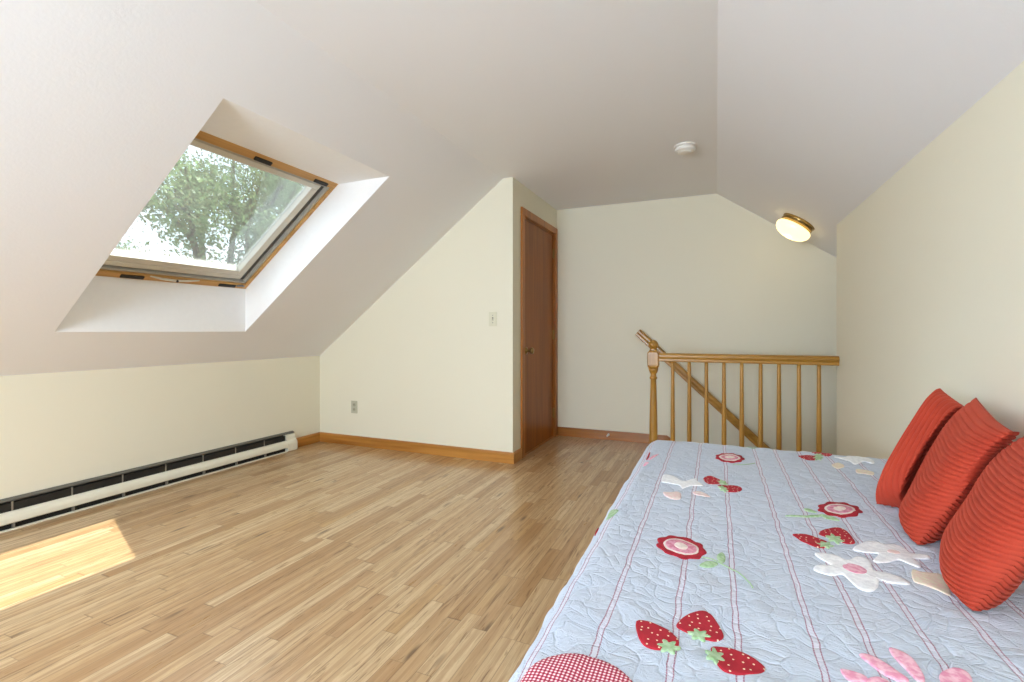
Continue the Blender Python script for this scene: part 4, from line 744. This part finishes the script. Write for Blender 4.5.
# ------------------------------------------------------------------ pillows
m = N('red_corduroy'); tc = m.n('ShaderNodeTexCoord'); uvn = m.n('ShaderNodeUVMap')
nz = m.n('ShaderNodeTexNoise', ins={'Vector': tc.outputs['Object'], 'Scale': 260., 'Detail': 3.})
n2 = m.n('ShaderNodeTexNoise', ins={'Vector': tc.outputs['Object'], 'Scale': 14., 'Detail': 2.})
m.base(m.mix(n2.outputs[0], hexc('#BC4126'), hexc('#A5311C'))); m.set(Roughness=.85)
m.b.inputs['Sheen Weight'].default_value = .2; m.b.inputs['Sheen Roughness'].default_value = .4; m.b.inputs['Sheen Tint'].default_value = hexc('#E8694A')
m.bump(nz.outputs[0], .3, .002)
M_CORD = m.m
def pillow(name, T, R, B, F, nrib, across, thick, label, seed):
    """four corners: far top, near top, near bottom, far bottom; ribs run along T-R, or along R-B when across"""
    T, R, B, F = map(Vector, (T, R, B, F)); C0 = (T + R + B + F) / 4
    nrm = ((R - T).cross(F - T)).normalized()
    if nrm.x > 0: nrm = -nrm                                    # towards the room
    n = 150; NR = nrib * 8
    rnd = random.Random(seed)
    bm = bmesh.new(); rings = {}
    na, nb = (NR, n) if across else (n, NR)                     # a: T->R direction, b: T->F direction
    def surf(a, b2, side):
        s, t = 2 * a - 1, 2 * b2 - 1
        # edges pulled in between the corners
        pin = .055
        s2 = s * (1 - pin * (1 - t * t) * abs(s)); t2 = t * (1 - pin * (1 - s * s) * abs(t))
        a2, c2 = (s2 + 1) / 2, (t2 + 1) / 2
        p = (T * (1 - a2) + R * a2) * (1 - c2) + (F * (1 - a2) + B * a2) * c2
        e = max(0., (1 - s ** 4)) ** ((.9 if across else .55) if s > 0 else (.45 if across else .7)) * max(0., (1 - t ** 4)) ** (.5 if t > 0 else .6) * (.62 + .5 * b2) * (.85 + .15 * math.cos(1.4 * s))
        w = 1 + .10 * noise.noise(Vector((a * 2.2 + seed, b2 * 2.2, side * 3)))
        k = (a if across else b2) * nrib
        fr = k - math.floor(k)
        rib = (abs(math.sin(PI * k)) ** .45 - .6)
        q = p + nrm * side * ((thick if side > 0 else thick * .32) * e * w + (.0085 if across else .0078) * rib * min(1, e * 4 + .4) + .0008)
        q.z -= .035 * e * b2
        lim = ZT + .004 + .0015 * rib
        if q.z < lim: q.z = lim + (q.z - lim) * .04
        return q
    for side in (1, -1):
        rings[side] = [[bm.verts.new(surf(i / na, j / nb, side)) for j in range(nb + 1)] for i in range(na + 1)]
        g_ = rings[side]
        for i in range(na):
            for j in range(nb): bm.faces.new((g_[i][j], g_[i + 1][j], g_[i + 1][j + 1], g_[i][j + 1]))
    bound = lambda g_: [g_[i][0] for i in range(na)] + [g_[na][j] for j in range(nb)] + [g_[i][nb] for i in range(na, 0, -1)] + [g_[0][j] for j in range(nb, 0, -1)]
    A, Bb = bound(rings[1]), bound(rings[-1])
    for i in range(len(A)): bm.faces.new((A[i], A[(i + 1) % len(A)], Bb[(i + 1) % len(A)], Bb[i]))
    o = obj(name, bm, M_CORD, None, smooth=True)
    tag(o, label, 'pillow', 'red corduroy pillows on the bed')
    return o
pa = pillow('pillow', (.655, 1.938, .877), (.715, 1.71, .79), (.61, 1.575, .562), (.425, 1.685, .562), 14, True, .125, 'red corduroy pillow farthest from the camera, ribs running upright', 3)
pb = pillow('pillow', (.68, 1.775, .870), (.575, 1.338, .847), (.432, 1.40, .562), (.600, 1.76, .565), 29, False, .080, 'middle red corduroy pillow leaning between the other two, against the wall', 5)
pc = pillow('pillow', (.625, 1.40, .838), (.53, .99, .85), (.420, 1.108, .562), (.560, 1.44, .565), 31, False, .080, 'large red corduroy pillow nearest the camera, cut by the photo edge', 8)
def press(soft, hard, d):
    """the pillow behind gives way where the one in front leans on it"""
    d = Vector(d).normalized(); hv = hard.data.vertices
    tree_ = BVHTree.FromPolygons([v.co.copy() for v in hv], [tuple(p.vertices) for p in hard.data.polygons])
    e1 = d.orthogonal().normalized(); e2 = d.cross(e1)
    offs = [Vector((0, 0, 0))] + [(e1 * math.cos(PI * k / 4) + e2 * math.sin(PI * k / 4)) * r for k in range(8) for r in (.006, .014)]
    for v in soft.data.vertices:
        p = v.co.copy(); far = None
        for o_ in offs:
            q = p + o_ + d * .8                          # look back from behind: the first hit is the far side
            h = tree_.ray_cast(q, -d, 1.6)
            if h[0] is not None:
                t_ = (h[0] - p - o_).dot(d)
                far = t_ if far is None else max(far, t_)
        if far is not None and far + .005 > 0:
            v.co = p + d * (far + .005)
            if v.co.x > .744: v.co.x = .744
            if v.co.z < ZT + .006: v.co.z = ZT + .006
press(pb, pc, (.46, .85, -.12))
press(pa, pb, (.41, .89, .0))

# ------------------------------------------------------------------ trees outside the skylight
m = N('tree_leaf'); oi = m.n('ShaderNodeTexCoord'); nz = m.n('ShaderNodeTexNoise', ins={'Vector': oi.outputs['Object'], 'Scale': 1.1, 'Detail': 2.})
lc = m.mix(m.ramp(nz.outputs[0], [(.35, (0, 0, 0, 1)), (.65, (1, 1, 1, 1))]), hexc('#4B5E40'), hexc('#718A5A'))
m.base(lc); m.set(Roughness=.6)
tl = m.n('ShaderNodeBsdfTranslucent'); m.l(lc, tl.inputs[0])
mx = m.n('ShaderNodeMixShader', ins={0: .4}); m.l(m.b.outputs[0], mx.inputs[1]); m.l(tl.outputs[0], mx.inputs[2]); m.l(mx.outputs[0], m.out.inputs[0])
M_LEAF = m.m
M_LEAF2 = plain('tree_leaf_dark', '#2C423C', .6)
M_BARK = plain('tree_bark', '#2E2C25', .9, nscale=8., nst=.5, nd=.02)
def tree(name, base, h, lean, seed, leafmat, label, nleaf, lsize, first):
    rnd = random.Random(seed); root = empty(name, base); tag(root, label, 'tree', None)
    bw = bmesh.new(); tips = []
    def grow(p, d, L, r, lev):
        k = 5; pts = [p]; q = p
        for i in range(k):
            d = (d + Vector((rnd.uniform(-1, 1), rnd.uniform(-1, 1), rnd.uniform(-.3, .6))) * .13).normalized(); q = q + d * L / k; pts.append(q)
        tube(bw, pts, [r * (1 - .45 * i / k) for i in range(k + 1)], 7 if lev < 2 else 5)
        if lev >= 2: tips.extend(pts[3:] if lev == 2 else pts[1:])
        if lev < 4:
            nb = 3 if lev < 3 else 2
            for i in range(nb):
                ph = 2 * PI * (i + rnd.random() * .6) / nb; sp2 = rnd.uniform(.35, .75)
                s = d.orthogonal().normalized(); s.rotate(Matrix.Rotation(ph, 3, d))
                grow(pts[-1] if i else pts[-2], (d + s * sp2).normalized(), L * rnd.uniform(.64, .82), r * .62, lev + 1)
    grow(Vector((0, 0, 0)), Vector(lean).normalized(), h * first, h * .026, 0)
    t = obj('trunk', bw, M_BARK, root, smooth=True)
    bl = bmesh.new()
    for i in range(nleaf):
        c = rnd.choice(tips) + Vector((rnd.gauss(0, 1), rnd.gauss(0, 1), rnd.gauss(0, .7))) * h * .027
        s = lsize * rnd.uniform(.6, 1.3)
        n_ = Vector((rnd.gauss(0, 1), rnd.gauss(0, 1), rnd.gauss(0, 1) + .8)).normalized(); a = n_.orthogonal().normalized(); a.rotate(Matrix.Rotation(rnd.random() * 6.28, 3, n_)); b2 = n_.cross(a)
        v = [bl.verts.new(c + a * s), bl.verts.new(c + b2 * s * .5 + n_ * s * .1), bl.verts.new(c - a * s), bl.verts.new(c - b2 * s * .5 + n_ * s * .1)]
        bl.faces.new(v)
    fo = obj('foliage', bl, leafmat, root); fo['kind'] = 'stuff'
    return root
tree('leafy_tree', (-12.0, 7.5, -2.8), 10.6, (.02, -.03, 1), 11, M_LEAF, 'branching green tree in the middle of the skylight', 25000, .054, .30)
tree('leafy_tree', (-18.5, 18.0, -2.8), 12.5, (0, 0, 1), 5, M_LEAF2, 'dark bluish tree behind, at the upper right of the skylight', 20000, .085, .34)
tree('leafy_tree', (-23.0, 9.5, -2.8), 11.5, (0, -.1, 1), 23, M_LEAF, 'paler tree farther off at the left of the skylight', 15000, .085, .3)

# ------------------------------------------------------------------ camera
cd = bpy.data.cameras.new('camera'); co = bpy.data.objects.new('camera', cd); COL.objects.link(co)
co.location = (0, 0, 1.06); co.rotation_euler = (PI / 2, 0, math.radians(22.97))
cd.sensor_fit = 'HORIZONTAL'; cd.sensor_width = 36; cd.lens = 481.53 / 1024 * 36; cd.shift_y = -10.37 / 1024
cd.clip_start = .02; cd.clip_end = 200
SC.camera = co

# ------------------------------------------------------------------ light
sun = bpy.data.lights.new('sun', 'SUN'); sun.energy = 44.0; sun.angle = .009; sun.color = (1, .97, .92)
so = bpy.data.objects.new('sun', sun); COL.objects.link(so)
d = Vector((-.02, -.49, -1)); so.rotation_euler = d.to_track_quat('-Z', 'Y').to_euler()
# daylight coming in at the gable window behind the camera
ar = bpy.data.lights.new('gable_daylight', 'AREA'); ar.shape = 'RECTANGLE'; ar.size = 1.65; ar.size_y = 1.05; ar.energy = 62; ar.color = (.76, .87, 1)
ao = bpy.data.objects.new('gable_daylight', ar); COL.objects.link(ao)
ao.location = (-1.45, YN - .13, 1.30); ao.rotation_euler = Vector((0, 1, .0)).to_track_quat('-Z', 'Y').to_euler()
# added area lamp just inside the gable window, tilted up to brighten the ceiling
gr = bpy.data.lights.new('added_ceiling_fill', 'AREA'); gr.shape = 'RECTANGLE'; gr.size = 1.6; gr.size_y = .7; gr.energy = 66; gr.color = (.67, .82, 1)
go = bpy.data.objects.new('added_ceiling_fill', gr); COL.objects.link(go)
go.location = (-1.45, YN + .01, 1.1); go.rotation_euler = Vector((0, 1, .52)).to_track_quat('-Z', 'Y').to_euler()
W = bpy.data.worlds.new('sky'); SC.world = W; W.use_nodes = True
wt = W.node_tree; bg = wt.nodes['Background']
tc = wt.nodes.new('ShaderNodeTexCoord'); nz = wt.nodes.new('ShaderNodeTexNoise'); nz.inputs['Scale'].default_value = 2.5; nz.inputs['Detail'].default_value = 4
wt.links.new(tc.outputs['Generated'], nz.inputs['Vector'])
rp = wt.nodes.new('ShaderNodeValToRGB'); rp.color_ramp.elements[0].position = .38; rp.color_ramp.elements[0].color = (.68, .83, 1, 1); rp.color_ramp.elements[1].position = .58; rp.color_ramp.elements[1].color = (.86, .94, 1, 1)
wt.links.new(nz.outputs[0], rp.inputs[0]); wt.links.new(rp.outputs[0], bg.inputs[0]); bg.inputs[1].default_value = 5.5

SC.view_settings.view_transform = 'Standard'; SC.view_settings.look = 'None'; SC.view_settings.gamma = 1; SC.view_settings.exposure = .12
SC.view_settings.use_curve_mapping = False
SC.cycles.max_bounces = 14; SC.cycles.diffuse_bounces = 10; SC.cycles.transparent_max_bounces = 12
SC.cycles.use_denoising = True; SC.cycles.sample_clamp_indirect = 8
SC.cycles.caustics_reflective = False; SC.cycles.caustics_refractive = False
